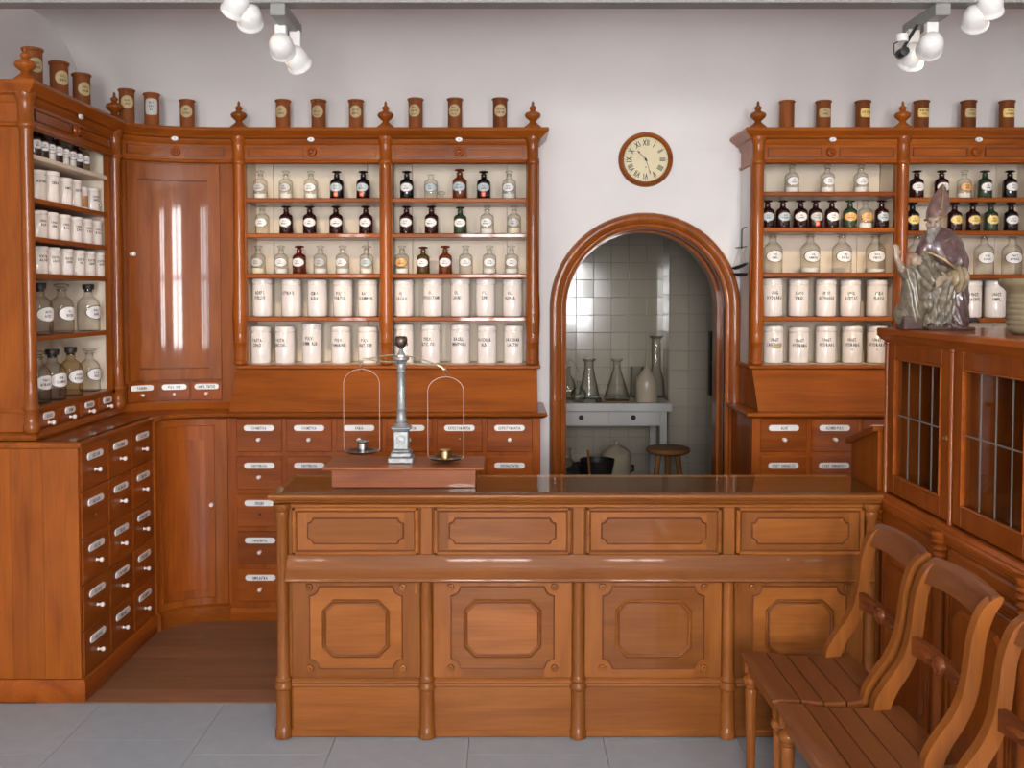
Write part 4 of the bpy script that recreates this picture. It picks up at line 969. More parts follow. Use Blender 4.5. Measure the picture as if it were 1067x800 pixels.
# ================================================================== WEIGHING SCALES ON THE COUNTER
t = thing('scale_base', 'low reddish wooden box carrying the weighing scales on the counter', 'box', (-.382, 3.80, .9265))
bpart('body', 'scale_wood', t, (-.650, -.106, 3.665, 3.875, .9265, .998), ch=.003)
bpart('lid', 'scale_wood', t, (-.682, -.074, 3.640, 3.900, .996, 1.008), ch=.004)
SX_, SY, SZ = -.396, 3.77, 1.008
t = thing('balance_scale', 'antique pewter balance with brass beam and two hanging pans on box', 'scale', (SX_, SY, SZ)); scale = t
b = MB()
for h0, h1, w_ in ((0, .022, .049), (.022, .040, .040), (.040, .050, .034), (.050, .122, .029), (.122, .128, .033), (.128, .138, .037)): b.box(-w_, w_, -w_, w_, h0, h1, ch=.004)
b.shift((SX_, SY, SZ)); b.build('pedestal', 'pewter', t)
b = MB().lathe([(0, -.003), (.016, -.003), (.018, 0), (.012, 0), (.010, -.004), (0, -.005)], 14, axis='y', c=(SX_, SY - .029, SZ + .088)); b.build('medallion', 'pewter', t)
prof = [(.030, .138), (.026, .146), (.020, .152), (.023, .160), (.019, .170), (.0175, .20), (.021, .205), (.017, .212), (.016, .30), (.0145, .345), (.018, .35), (.015, .358), (.019, .368), (.016, .38), (.024, .392), (.030, .397), (.030, .406), (.018, .410), (.010, .425), (.007, .437)]
b = MB(); n = 24; ring = []
for r, z in prof: ring.append([(r * (1 - (.10 if .21 < z < .34 and i % 2 else 0)) * math.cos(2 * PI * i / n), r * (1 - (.10 if .21 < z < .34 and i % 2 else 0)) * math.sin(2 * PI * i / n), z) for i in range(n)])
b.add([p for rg in ring for p in rg], [(j * n + i, j * n + (i + 1) % n, (j + 1) * n + (i + 1) % n, (j + 1) * n + i) for j in range(len(prof) - 1) for i in range(n)])
b.shift((SX_, SY, SZ)); b.build('column', 'pewter', t, 40)
b = MB().lathe([(0, .430), (.006, .432), (.008, .440), (.018, .448), (.024, .460), (.0245, .474), (.022, .480), (.023, .483), (.016, .486), (0, .487)], 18, c=(SX_, SY, SZ)); b.build('cup_finial', 'pan_dark', t, 40)
# the beam: open lozenge tilted down towards the heavier pan
xa, za = -.545, 1.402; xb, zb = -.232, 1.372; xm, zm = SX_, 1.408
b = MB()
def bez(p, q, bow, n=10): return [(p[0] + (q[0] - p[0]) * i / n, SY - .012, p[1] + (q[1] - p[1]) * i / n + bow * math.sin(PI * i / n)) for i in range(n + 1)]
b.tube(bez((xa + .02, za + .004), (xm, zm + .014), .006), .0028, 6); b.tube(bez((xa + .02, za + .004), (xm, zm - .012), -.004), .0028, 6)
b.tube(bez((xb - .02, zb + .010), (xm, zm + .014), .006), .0028, 6); b.tube(bez((xb - .02, zb + .010), (xm, zm - .012), -.004), .0028, 6)
b.tube([(xb - .022, SY - .012, zb + .010), (xb - .008, SY - .012, zb + .004), (xb, SY - .012, zb - .006), (xb + .010, SY - .012, zb - .002)], .0048, 8)
b.tube([(xa + .022, SY - .012, za + .004), (xa + .006, SY - .012, za + .004), (xa - .004, SY - .012, za - .006), (xa - .014, SY - .012, za)], .0048, 8)
b.lathe([(0, -.012), (.014, -.012), (.014, .012), (0, .012)], 14, axis='y', c=(xm, SY - .008, zm)); b.build('beam', 'pale_brass', t, 50)
def hanger(xc, ztop, zpan, zarch, hw=.069):
    b = MB(); y = SY - .012
    b.tube([(xc + .006 * math.cos(2 * PI * i / 10), y, ztop - .010 + .010 * math.sin(2 * PI * i / 10)) for i in range(10)], .0015, 6, closed=True)
    b.tube([(xc, y + .007 * math.cos(2 * PI * i / 10), ztop - .026 + .010 * math.sin(2 * PI * i / 10)) for i in range(10)], .0015, 6, closed=True)
    pts = []
    zs = zarch - .055
    for i in range(17):
        a = PI * i / 16; pts.append((xc - hw * math.cos(a), y, zs + .055 * math.sin(a)))
    pts = [(xc - hw + .014, y, zpan), (xc - hw + .004, y, zpan + .004), (xc - hw, y, zpan + .016)] + pts + [(xc + hw, y, zpan + .016), (xc + hw - .004, y, zpan + .004), (xc + hw - .014, y, zpan)]
    b.tube(pts, .0015, 7)
    h = b.build('pan_hanger', 'copper_wire', scale, 50)
    b = MB().lathe([(0, zpan - .008), (.03, zpan - .007), (.058, zpan), (.067, zpan + .008), (.065, zpan + .008), (.055, zpan + .003), (.03, zpan - .003), (0, zpan - .004)], 28, c=(xc, y, 0)); b.build('pan', 'pan_dark', h, 50)
hanger(-.548, za - .006, 1.046, 1.368); hanger(-.224, zb - .006, 1.020, 1.338)
tag(MB().lathe([(0, 0), (.020, 0), (.022, .004), (.018, .008), (.0185, .040), (.024, .047), (.023, .049), (.017, .046), (0, .045)], 20).build('steel_weight', 'steel', loc=(-.545, SY - .012, 1.0425)), 'bright steel weight standing in the raised scale pan', 'weight')
tag(MB().lathe([(0, 0), (.030, 0), (.032, .004), (.020, .008), (.019, .034), (.022, .038), (.021, .040), (0, .038)], 20).build('brass_weight', 'brass', loc=(-.226, SY - .012, 1.0165)), 'small brass cup weight standing in the lowered scale pan', 'weight')

# ================================================================== CLOCK
t = thing('wall_clock', 'round wooden wall clock with cream dial and roman numerals above the arch', 'clock', (.776, YB, 2.394))
MB().lathe([(.148, 0), (.150, -.006), (.147, -.022), (.138, -.032), (.129, -.034), (.124, -.030), (.121, -.022), (.121, -.012), (.121, 0), (.148, 0)], 48, axis='y', c=wloc(t)).build('rim', 'wood_x', t, 50)
MB().lathe([(0, -.014), (.1215, -.014), (.1215, -.002), (0, -.002)], 48, axis='y', c=wloc(t)).build('dial', 'dial', t, 40)
b = MB()
for i, s_ in enumerate(('XII', 'I', 'II', 'III', 'IIII', 'V', 'VI', 'VII', 'VIII', 'IX', 'X', 'XI')):
    a = -i * PI / 6; r = .092
    vs, fs = text2d(s_, .042, .038, .62)
    b.add([(r * -math.sin(a) + x * math.cos(a) - y * math.sin(a), -.0150, r * math.cos(a) + x * math.sin(a) + y * math.cos(a)) for x, y in vs], fs)
for i in range(60):
    a = 2 * PI * i / 60; r0, r1 = (.1125, .1175) if i % 5 else (.110, .119); dx, dz = math.sin(a), math.cos(a); w_ = .0006 if i % 5 else .0012
    b.add([(dx * r0 - dz * w_, -.0150, dz * r0 + dx * w_), (dx * r0 + dz * w_, -.0150, dz * r0 - dx * w_), (dx * r1 + dz * w_, -.0150, dz * r1 - dx * w_), (dx * r1 - dz * w_, -.0150, dz * r1 + dx * w_)], [(0, 1, 2, 3)])
b.shift(wloc(t)); b.build('numerals', 'ink', t, 0)
def hand(ang, L, w_, nm):
    b = MB(); dx, dz = math.sin(ang), math.cos(ang); q = lambda r, s_: (dx * r + dz * s_, dz * r - dx * s_)
    b.prism([q(-.012, w_), q(-.012, -w_), q(L * .72, -w_ * .6), q(L * .76, -w_ * 2.2), q(L, 0), q(L * .76, w_ * 2.2), q(L * .72, w_ * .6)], -.0185, -.017); b.shift(wloc(t)); b.build(nm, 'ink', t, 0)
hand(math.radians(-44), .068, .0022, 'hour_hand'); hand(math.radians(162), .088, .0016, 'minute_hand')
MB().lathe([(0, -.020), (.006, -.019), (.007, -.014), (0, -.014)], 14, axis='y', c=wloc(t)).build('hub', 'ink', t)
MB().lathe([(0, -.0155), (.0035, -.0155), (.0035, -.014), (0, -.014)], 10, axis='y', c=wloc(t) + Vector((0, 0, -.042))).build('winding_hole', 'ink', t)

# ================================================================== HANGING HAND SCALES beside the arch
t = thing('hand_scales', 'small dark hand scales with two pans hanging on the shelf end by the arch', 'scale', (1.279, 5.25, 1.97))
b = MB(); y = 5.25
b.tube([(1.314, y, 2.01), (1.286, y, 2.015), (1.274, y, 2.005), (1.272, y, 1.985)], .003, 6); b.tube([(1.272, y, 2.0), (1.272, y, 1.90)], .0035, 6); b.tube([(1.239, y, 1.905), (1.314, y, 1.915)], .003, 6); b.build('beam', 'iron', t)
b = MB()
for px_, pz in ((1.262, 1.800), (1.270, 1.757)):
    for k in range(3):
        a = 2 * PI * k / 3; b.tube([(1.259 if pz > 1.78 else 1.294, y, 1.905), (px_ + .044 * math.cos(a), y + .044 * math.sin(a), pz + .012)], .0011, 5)
b.build('cords', 'pale_brass', t)
for px_, pz, tl in ((1.262, 1.800, .35), (1.270, 1.757, 0)):
    bm_ = MB().lathe([(0, -.006), (.025, -.003), (.043, .010), (.045, .014), (.042, .012), (.024, 0), (0, -.002)], 20)
    bm_.v = [(x, yy, z + x * tl) for x, yy, z in bm_.v]; bm_.shift((px_, y, pz)); bm_.build('pan', 'black', t, 50)

# ================================================================== TRACK LIGHTS
t = thing('lighting_track', 'grey lighting track spanning the room below the ceiling', 'lighting track', (.2, 3.39, ZC))
bpart('rail', 'track_light', t, (XL, XR, 3.352, 3.422, 2.652, 2.76)); bpart('underside', 'track_grey', t, (XL, XR, 3.350, 3.424, 2.640, 2.654))
for x in (-1.6, .3, 2.2): MB().lathe([(.010, 2.755), (.010, ZC + .002)], 10, c=(x, 3.387, 0)).build('hanger_rod', 'track_grey', t)
for k, (x, y0, y1) in enumerate(((-.768, 3.36, 3.64), (1.490, 3.36, 3.64))):
    o = bpart('cross_track', 'track_grey', t, (x - .026, x + .026, y0, y1, 2.600, 2.644), ch=.003)
def spot(px, py, Y, aim, label, zt, lit, power=0, s=1.0):
    x, y, z = atY(px, py, Y)
    t = thing('track_spotlight', label, 'spotlight', (x, y, z), 0, 'white spotlights on the ceiling track')
    d = (Vector(aim) - Vector((x, y, z))).normalized(); q = d.to_track_quat('Z', 'Y').to_matrix()
    pr = [(0, -.045), (.012, -.0435), (.024, -.038), (.034, -.028), (.040, -.014), (.0425, .0), (.043, .018), (.0435, .030), (.0455, .032), (.0455, .040), (.041, .040), (.038, .028), (.0, .022)]
    b = MB().lathe([(r * s, z_ * s) for r, z_ in pr], 24); b.v = [tuple(q @ Vector(p)) for p in b.v]
    inst('head', b.mesh('head', 'plastic_white', 50), t)
    b = MB().lathe([(0, .024 * s), (.0365 * s, .0285 * s), (.0365 * s, .034 * s), (0, .036 * s)], 20); b.v = [tuple(q @ Vector(p)) for p in b.v]
    inst('bulb', b.mesh('bulb', 'lamp_glow' if lit else 'enamel', 40), t)
    b = MB().tube([(0, 0, .02), (0, 0, zt - z - .03)], .009, 10); inst('arm', b.mesh('arm', 'plastic_white', 50), t)
    b = MB().box(-.02, .02, -.016, .016, zt - z - .062, zt - z, ch=.003); inst('adapter', b.mesh('adapter', 'plastic_white', 0), t)
    if lit:
        l = bpy.data.lights.new('spot_beam', 'SPOT'); l.energy = power; l.color = (1, .78, .52); l.spot_size = math.radians(52); l.spot_blend = .8; l.shadow_soft_size = .03
        lo = bpy.data.objects.new('spot_beam', l); C.objects.link(lo); lo.location = Vector((x, y, z)) + d * .05; lo.rotation_euler = d.to_track_quat('-Z', 'Y').to_euler()
spot(247, 3, 3.36, (-2.0, 4.7, 1.4), 'white ceiling spotlight turned to the side unit, upper one of its pair', 2.70, True, 26)
spot(260, 16, 3.40, (-1.2, 5.2, 1.6), 'white ceiling spotlight turned to curved cupboard, lower one of its pair', 2.645, True, 36)
spot(293, 47, 3.50, (-.9, 5.3, 1.9), 'white ceiling spotlight pointing away, on the short track above curved cupboard bay', 2.605, True, 46)
spot(308, 60, 3.58, (-.2, 5.2, 1.4), 'white ceiling spotlight glowing, lowest on short track above curved cupboard bay', 2.605, True, 46)
spot(951, 57, 3.56, (1.7, 5.2, 1.5), 'white ceiling spotlight glowing, lower on the short track above hanging scales bay', 2.605, True, 44)
spot(970, 46, 3.46, (1.9, 5.3, 1.9), 'white ceiling spotlight pointing away, on short track above the hanging scales bay', 2.605, True, 44)
spot(1017, 17, 3.40, (2.3, 5.2, 1.5), 'white ceiling spotlight above the statue, lower one of its pair', 2.645, True, 18)
spot(1031, 3, 3.36, (2.3, 4.6, 1.2), 'white ceiling spotlight above the statue, upper one of its pair', 2.70, True, 6)
x, y, z = atY(940, 55, 3.50)
t = thing('small_camera', 'small dark device with a lens hanging beside the ceiling spotlights', 'camera', (x, y, z))
b = MB().lathe([(0, -.03), (.016, -.028), (.017, .02), (.012, .024), (.012, .034), (0, .034)], 14, axis='y', c=(x, y, z)); b.build('body', 'black', t)
MB().tube([(x, y, z + .01), (x + .052, y, 2.605)], .006, 8).build('stem', 'black', t); MB().lathe([(0, .0), (.02, .004), (.02, .03), (0, .034)], 14, c=(x, y, z + .035)).build('ring', 'plastic_white', t)
MB().tube([(x - .0, y, z + .05), (x - .03, y, z + .03), (x - .028, y, z - .005), (x - .006, y, z - .02)], .0025, 6).build('cable', 'black', t)

# ================================================================== STORE ROOM behind the arch
ZT = .812
t = thing('work_table', 'white painted work table with two drawers in the tiled store room', 'table', (.72, 7.9, 0))
bpart('top', 'table_paint', t, (.02, 1.312, 7.60, 8.28, ZT - .065, ZT), ch=.004)
for x in (.06, 1.225):
    for y in (7.64, 8.18): bpart('leg', 'table_paint', t, (x, x + .055, y, y + .055, .001, ZT - .06), ch=.003)
bpart('apron', 'table_paint', t, (.11, 1.23, 7.665, 7.685, ZT - .185, ZT - .06)); bpart('apron', 'table_paint', t, (.11, 1.23, 8.2, 8.22, ZT - .185, ZT - .06))
for xa_, xb_ in ((.40, .815), (.825, 1.21)):
    d = bpart('drawer', 'table_paint', t, (xa_, xb_, 7.655, 7.67, ZT - .178, ZT - .072), ch=.003)
    MB().lathe([(0, -.022), (.012, -.020), (.017, -.012), (.014, -.004), (.020, 0), (0, 0)], 14, axis='y', c=((xa_ + xb_) / 2, 7.655, ZT - .118)).build('knob', 'iron', d)
def lathe_thing(name, prof, mat, loc, label, cat, group=None, n=24, extra=None):
    o = MB().lathe(prof, n).build(name, mat, loc=loc); return tag(o, label, cat, group)
ER = lambda h, r, rn: [(0, .004), (r * .93, 0), (r, .008), (r, .02), (rn, h * .78), (rn, h * .93), (rn * 1.6, h * .985), (rn * 1.75, h), (rn * 1.55, h), (rn * .9, h * .93), (rn * .9, h * .78), (r * .95, .02), (0, .010)]
def tx(px, Y): return (px - CX) / FPX * Y
lathe_thing('conical_flask', ER(.325, .088, .036), 'glass_clear', (tx(614, 7.95), 7.95, ZT), 'clear conical flask with wide base beside the glass bottle cluster on work table', 'flask')
lathe_thing('conical_flask', ER(.330, .105, .030), 'glass_clear', (tx(643, 7.85), 7.85, ZT), 'clear conical flask with narrow neck in the middle of work table', 'flask')
lathe_thing('glass_beaker', [(0, .004), (.055, 0), (.058, .006), (.052, .24), (.056, .25), (.054, .25), (.050, .24), (.054, .008), (0, .008)], 'glass_clear', (tx(664, 8.1), 8.1, ZT), 'tall glass beaker behind the cream canister on the work table', 'beaker')
lathe_thing('tall_measure', [(0, .004), (.075, 0), (.078, .008), (.066, .14), (.040, .24), (.036, .48), (.066, .505), (.062, .505), (.033, .485), (.036, .245), (.062, .14), (.074, .012), (0, .010)], 'glass_clear', (tx(684, 8.08), 8.08, ZT), 'tall narrow glass cylinder with flared lip beside the tiled pier', 'glass')
t = thing('pouring_can', 'cream canister with conical top and thin spout on the work table', 'canister', (tx(674, 7.75), 7.75, ZT))
inst('body', MB().lathe([(0, 0), (.082, 0), (.085, .004), (.085, .155), (.080, .175), (.060, .21), (.035, .245), (.018, .262), (0, .262)], 24).mesh('body', 'stoneware', 40), t)
inst('spout', MB().tube([(0, 0, .25), (.002, 0, .30), (.008, 0, .375)], .010, 8, r1=.006).mesh('spout', 'stoneware', 40), t)
t = thing('wash_bottle', 'clear glass bottle with bent tubes at the end of work table', 'bottle', (tx(592, 7.9), 7.9, ZT))
inst('body', MB().lathe([(0, .004), (.058, 0), (.062, .01), (.062, .12), (.05, .16), (.022, .20), (.02, .26), (.03, .268), (.018, .268), (.016, .2), (.046, .156), (.057, .12), (.057, .012), (0, .01)], 20).mesh('body', 'glass_clear', 40), t)
inst('tube', MB().tube([(0, 0, .10), (0, 0, .30), (.01, 0, .33), (.05, 0, .30), (.09, 0, .22)], .005, 8).mesh('tube', 'glass_clear', 40), t); inst('liquid', MB().lathe([(0, .012), (.054, .013), (.054, .07), (0, .071)], 18).mesh('liquid', 'glass_amberish', 40), t)
lathe_thing('round_flask', [(0, .004), (.04, 0), (.058, .02), (.064, .05), (.056, .085), (.03, .11), (.016, .125), (.015, .16), (.02, .165), (.012, .165), (.012, .125), (.05, .085), (.058, .05), (.05, .02), (0, .01)], 'glass_clear', (tx(603, 7.72), 7.72, ZT), 'small round glass flask in front of the conical flask on work table', 'flask')
lathe_thing('cork_stopper', [(0, 0), (.020, 0), (.025, .01), (.024, .03), (.018, .038), (0, .039)], 'cork', (tx(624, 7.66), 7.66, ZT), 'dark round cork lying on the work table edge', 'cork', n=14)
tag(MB().box(-.11, .11, -.02, .02, 0, .012, ch=.003).build('wooden_strip', 'stool_wood', loc=(tx(640, 7.67), 7.67, ZT)), 'thin pale wooden strip lying on the work table in front of flasks', 'strip')
# below the table and stool
t = thing('stoneware_pot', 'lidded cream stoneware pot standing under the work table', 'pot', (tx(643, 7.75), 7.75, 0))
inst('body', MB().lathe([(0, 0), (.105, 0), (.112, .01), (.115, .36), (.118, .37), (.118, .385), (.11, .39), (0, .39)], 26).mesh('body', 'stoneware', 40), t)
inst('lid', MB().lathe([(0, .385), (.116, .385), (.118, .40), (.09, .43), (.05, .455), (.02, .468), (.014, .475), (.020, .487), (.018, .50), (0, .505)], 24).mesh('lid', 'stoneware', 40), t)
for s_ in (-1, 1): inst('handle', MB().tube([(s_ * .112, 0, .30), (s_ * .135, 0, .30), (s_ * .135, 0, .26), (s_ * .112, 0, .25)], .010, 8).mesh('handle', 'iron', 40), t)
lathe_thing('iron_mortar', [(0, 0), (.09, 0), (.09, .02), (.05, .06), (.06, .12), (.10, .22), (.12, .33), (.135, .40), (.128, .40), (.10, .24), (.04, .14), (0, .13)], 'iron', (tx(623, 7.45), 7.45, 0), 'dark iron mortar on the store room floor beside stoneware pot', 'mortar')
lathe_thing('dark_kettle', [(0, 0), (.10, 0), (.13, .06), (.13, .20), (.10, .28), (.05, .31), (.05, .33), (0, .34)], 'iron', (tx(603, 7.7), 7.7, 0), 'dark round kettle under the work table behind glass carboy', 'kettle')
lathe_thing('glass_carboy', [(0, .004), (.10, 0), (.12, .02), (.12, .30), (.10, .36), (.04, .42), (.03, .48), (.04, .50), (.028, .50), (.024, .48), (.03, .42), (.095, .355), (.115, .30), (.112, .02), (0, .012)], 'glass_clear', (tx(591, 7.35), 7.35, 0), 'large cloudy glass carboy on the store room floor by the door jamb', 'carboy')
tag(MB().tube([(0, 0, .0), (-.03, .05, .50)], .009, 8).build('wooden_stick', 'stool_wood', loc=(tx(618, 7.2), 7.2, .002)), 'pale wooden stick leaning beside the glass carboy on store floor', 'stick')
t = thing('wooden_stool', 'round three-legged brown wooden stool in the store room', 'stool', (tx(697, 6.9), 6.9, 0))
inst('seat', MB().lathe([(0, .535), (.13, .535), (.152, .548), (.156, .562), (.152, .574), (.14, .578), (0, .578)], 28).mesh('seat', 'stool_wood', 40), t)
for a in (PI * 1.18, PI * 1.72, PI * .45):
    inst('leg', MB().tube([(.085 * math.cos(a), .085 * math.sin(a), .54), (.17 * math.cos(a), .17 * math.sin(a), .004)], .021, 10, r1=.017).mesh('leg', 'stool_wood', 40), t)
t = thing('black_wall_box', 'narrow black box hanging on the tiled pier of the store room', 'box', (tx(748, 8.0), 8.07, 1.0))
x = tx(740, 8.0)
bpart('case', 'black', t, (x, x + .20, 7.98, 8.074, .83, 1.36), ch=.006); MB().lathe([(0, -.02), (.014, -.018), (.016, 0), (0, 0)], 12, axis='y', c=(x + .022, 7.98, 1.10)).build('knob', 'iron', t)

# ================================================================== CHAIRS
def make_chair():
    t = inst('slatted_chair', None); W = .375
    SP = [(.43, 0), (.395, .10), (.355, .25), (.305, .37), (.288, .45), (.312, .51), (.348, .565), (.374, .625), (.388, .70), (.397, .78), (.418, .845), (.446, .878)]
    WD_ = [.028, .030, .034, .042, .050, .044, .040, .038, .037, .036, .034, .020]
    def smooth_(P_, n_=4):
        out = []
        for i in range(len(P_) - 1):
            p0, p1, p2, p3 = P_[max(i - 1, 0)], P_[i], P_[i + 1], P_[min(i + 2, len(P_) - 1)]
            for j in range(n_):
                u = j / n_; out.append(tuple(.5 * (2 * b_ + (c_ - a_) * u + (2 * a_ - 5 * b_ + 4 * c_ - d_) * u * u + (3 * b_ - a_ - 3 * c_ + d_) * u ** 3) for a_, b_, c_, d_ in zip(p0, p1, p2, p3)))
        return out + [P_[-1]]
    sm = smooth_([(x, z, w_) for (x, z), w_ in zip(SP, WD_)] + [(.456, .886, .006)]); SP = [(q[0], q[1]) for q in sm]; WD_ = [q[2] for q in sm]
    def stile(y0, y1):
        L_, R_ = [], []
        for i, (x, z) in enumerate(SP):
            p = SP[max(i - 1, 0)]; q = SP[min(i + 1, len(SP) - 1)]; dx, dz = q[0] - p[0], q[1] - p[1]; l = math.hypot(dx, dz); nx, nz = -dz / l, dx / l
            L_.append((x + nx * WD_[i] / 2, z + nz * WD_[i] / 2)); R_.append((x - nx * WD_[i] / 2, z - nz * WD_[i] / 2))
        e = [(SP[-1][0] + .010, SP[-1][1] + .004)]
        b = MB(); n = len(L_); vs = []
        for i in range(n):
            for y, k in ((y0, 0), (y1, 0)):
                vs.append((L_[i][0], y, L_[i][1])); vs.append((R_[i][0], y, R_[i][1]))
        fs = []
        for i in range(n - 1):
            a = i * 4; c_ = a + 4
            fs += [(a, a + 1, c_ + 1, c_), (a + 2, c_ + 2, c_ + 3, a + 3), (a, c_, c_ + 2, a + 2), (a + 1, a + 3, c_ + 3, c_ + 1)]
        fs += [(0, 2, 3, 1), (4 * n - 4, 4 * n - 3, 4 * n - 1, 4 * n - 2)]
        b.add(vs, fs); return b
    inst('back_stile', stile(-W / 2, -W / 2 + .032).mesh('back_stile', 'chair_z', 45), t); inst('back_stile', stile(W / 2 - .032, W / 2).mesh('back_stile', 'chair_z', 45), t)
    # crest rail, curved in plan and rolled back
    b = MB(); n = 14; vs = []
    for i in range(n + 1):
        u = -1 + 2 * i / n; y = u * (W / 2 - .004); bow = .020 * (1 - u * u)
        for x, z in ((.398, .822), (.414, .818), (.428, .845), (.446, .872), (.456, .884), (.447, .892), (.430, .884), (.412, .860)): vs.append((x + bow, y, z + .006 * (1 - u * u)))
    fs = [(i * 8 + k, i * 8 + (k + 1) % 8, (i + 1) * 8 + (k + 1) % 8, (i + 1) * 8 + k) for i in range(n) for k in range(8)] + [tuple(range(8)), tuple(range(n * 8, n * 8 + 8))]
    b.add(vs, fs); inst('crest_rail', b.mesh('crest_rail', 'seat_wood', 50), t)
    # carved cross rail
    b = MB(); vs = []
    for i in range(n + 1):
        u = -1 + 2 * i / n; y = u * (W / 2 - .028); bow = .018 * (1 - u * u); hh = .021 + .006 * abs(u)
        for dx_, dz_ in ((-.009, -hh), (.009, -hh), (.009, hh), (-.009, hh)): vs.append((.378 + bow + dx_, y, .640 + dz_))
    b.add(vs, [(i * 4 + k, i * 4 + (k + 1) % 4, (i + 1) * 4 + (k + 1) % 4, (i + 1) * 4 + k) for i in range(n) for k in range(4)] + [(0, 1, 2, 3), tuple(range(n * 4, n * 4 + 4))])
    cr = inst('cross_rail', b.mesh('cross_rail', 'red_wood', 30), t)
    inst('roundel', MB().lathe([(0, -.020), (.010, -.018), (.016, -.012), (.020, -.017), (.026, -.012), (.027, 0), (0, 0)], 18, axis='x', c=(.388, 0, .640)).mesh('roundel', 'red_wood', 50), cr)
    for s_ in (-1, 1):
        b = MB(); pts = [(s_ * .05, .640), (s_ * .068, .650), (s_ * .115, .648), (s_ * .125, .640), (s_ * .115, .632), (s_ * .068, .630)]; b.prism(pts, .368, .386, 'yz', inset=.004); inst('carved_leaf', b.mesh('carved_leaf', 'red_wood', 30), cr)
    # seat: five slats on side rails, dished
    def zs(x): return .452 + .014 * math.cos((x - .02) / .33 * 2 * PI) * .5 - .004
    ns = 5; x0, x1 = .004, .352
    for i in range(ns):
        a = x0 + (x1 - x0) * i / ns; c_ = x0 + (x1 - x0) * (i + 1) / ns; wy = W / 2 - .010 - .018 * 0
        y_a = W / 2 + .012 - .020 * i / ns; y_c = W / 2 + .012 - .020 * (i + 1) / ns
        b = MB(); za, zc_ = zs(a), zs(c_); th = .017; g = .0022
        vs = []
        for x, z, yw in ((a + g, za, y_a), ((a + c_) / 2, (za + zc_) / 2 - .0005, (y_a + y_c) / 2), (c_ - g, zc_, y_c)):
            vs += [(x, -yw, z - th), (x, yw, z - th), (x, yw, z), (x, -yw, z)]
        if i == 0:
            vs = [(-.010, -y_a + .008, za - th + .003), (-.010, y_a - .008, za - th + .003), (-.010, y_a - .008, za - .006), (-.010, -y_a + .008, za - .006)] + vs
        m = len(vs) // 4
        b.add(vs, [(j * 4 + k, j * 4 + (k + 1) % 4, (j + 1) * 4 + (k + 1) % 4, (j + 1) * 4 + k) for j in range(m - 1) for k in range(4)] + [(0, 1, 2, 3), tuple(range(m * 4 - 4, m * 4))])
        inst('seat_slat', b.mesh('seat_slat', 'seat_wood', 30), t)
    for s_ in (-1, 1):
        b = MB(); pts = []; n2 = 10; y = s_ * (W / 2 - .012)
        tp_ = [(-.004 + .32 * i / n2, zs(-.004 + .32 * i / n2) - .016) for i in range(n2 + 1)]; bt = [(x, z - .046 + .010 * math.sin((x) / .32 * PI)) for x, z in reversed(tp_)]
        b.prism(tp_ + bt, y - .012, y + .012); inst('seat_rail', b.mesh('seat_rail', 'chair_x', 30), t)
    inst('front_rail', MB().box(.006, .028, -W / 2 + .02, W / 2 - .02, .392, .436, ch=.004).mesh('front_rail', 'chair_y'), t); inst('rear_rail', MB().box(.292, .312, -W / 2 + .03, W / 2 - .03, .392, .436, ch=.004).mesh('rear_rail', 'chair_y'), t)
    lg = MB().lathe([(0, .001), (.013, .001), (.0135, .02), (.019, .30), (.0205, .335), (.017, .340), (.021, .345), (.017, .350), (.015, .354), (.024, .356), (.029, .367), (.024, .378), (.014, .386), (.017, .396), (.021, .402), (.021, .43), (0, .43)], 18).mesh('leg', 'chair_z', 50)
    for s_ in (-1, 1): inst('leg', lg, t, (.020, s_ * (W / 2 - .018), 0))
    for s_ in (-1, 1): inst('stretcher', MB().tube([(.02, s_ * (W / 2 - .018), .19), (.365, s_ * (W / 2 - .018), .21)], .009, 8).mesh('stretcher', 'chair_x', 50), t)
    return t
def copy_tree(o, parent=None):
    c_ = o.copy(); C.objects.link(c_); c_.parent = parent
    for ch in list(o.children): copy_tree(ch, c_)
    return c_
ch1 = make_chair()
for i, (yy, lb_) in enumerate(((3.055, 'brown wooden chair with slatted seat standing closest to the counter'), (2.635, 'brown wooden slatted chair, second in the row counted from the counter'), (2.140, 'brown wooden slatted chair, third in the row counted from the counter'))):
    o = ch1 if i == 0 else copy_tree(ch1)
    o.location = (.808, yy, 0); tag(o, lb_, 'chair', 'slatted chairs along the glazed cabinet')

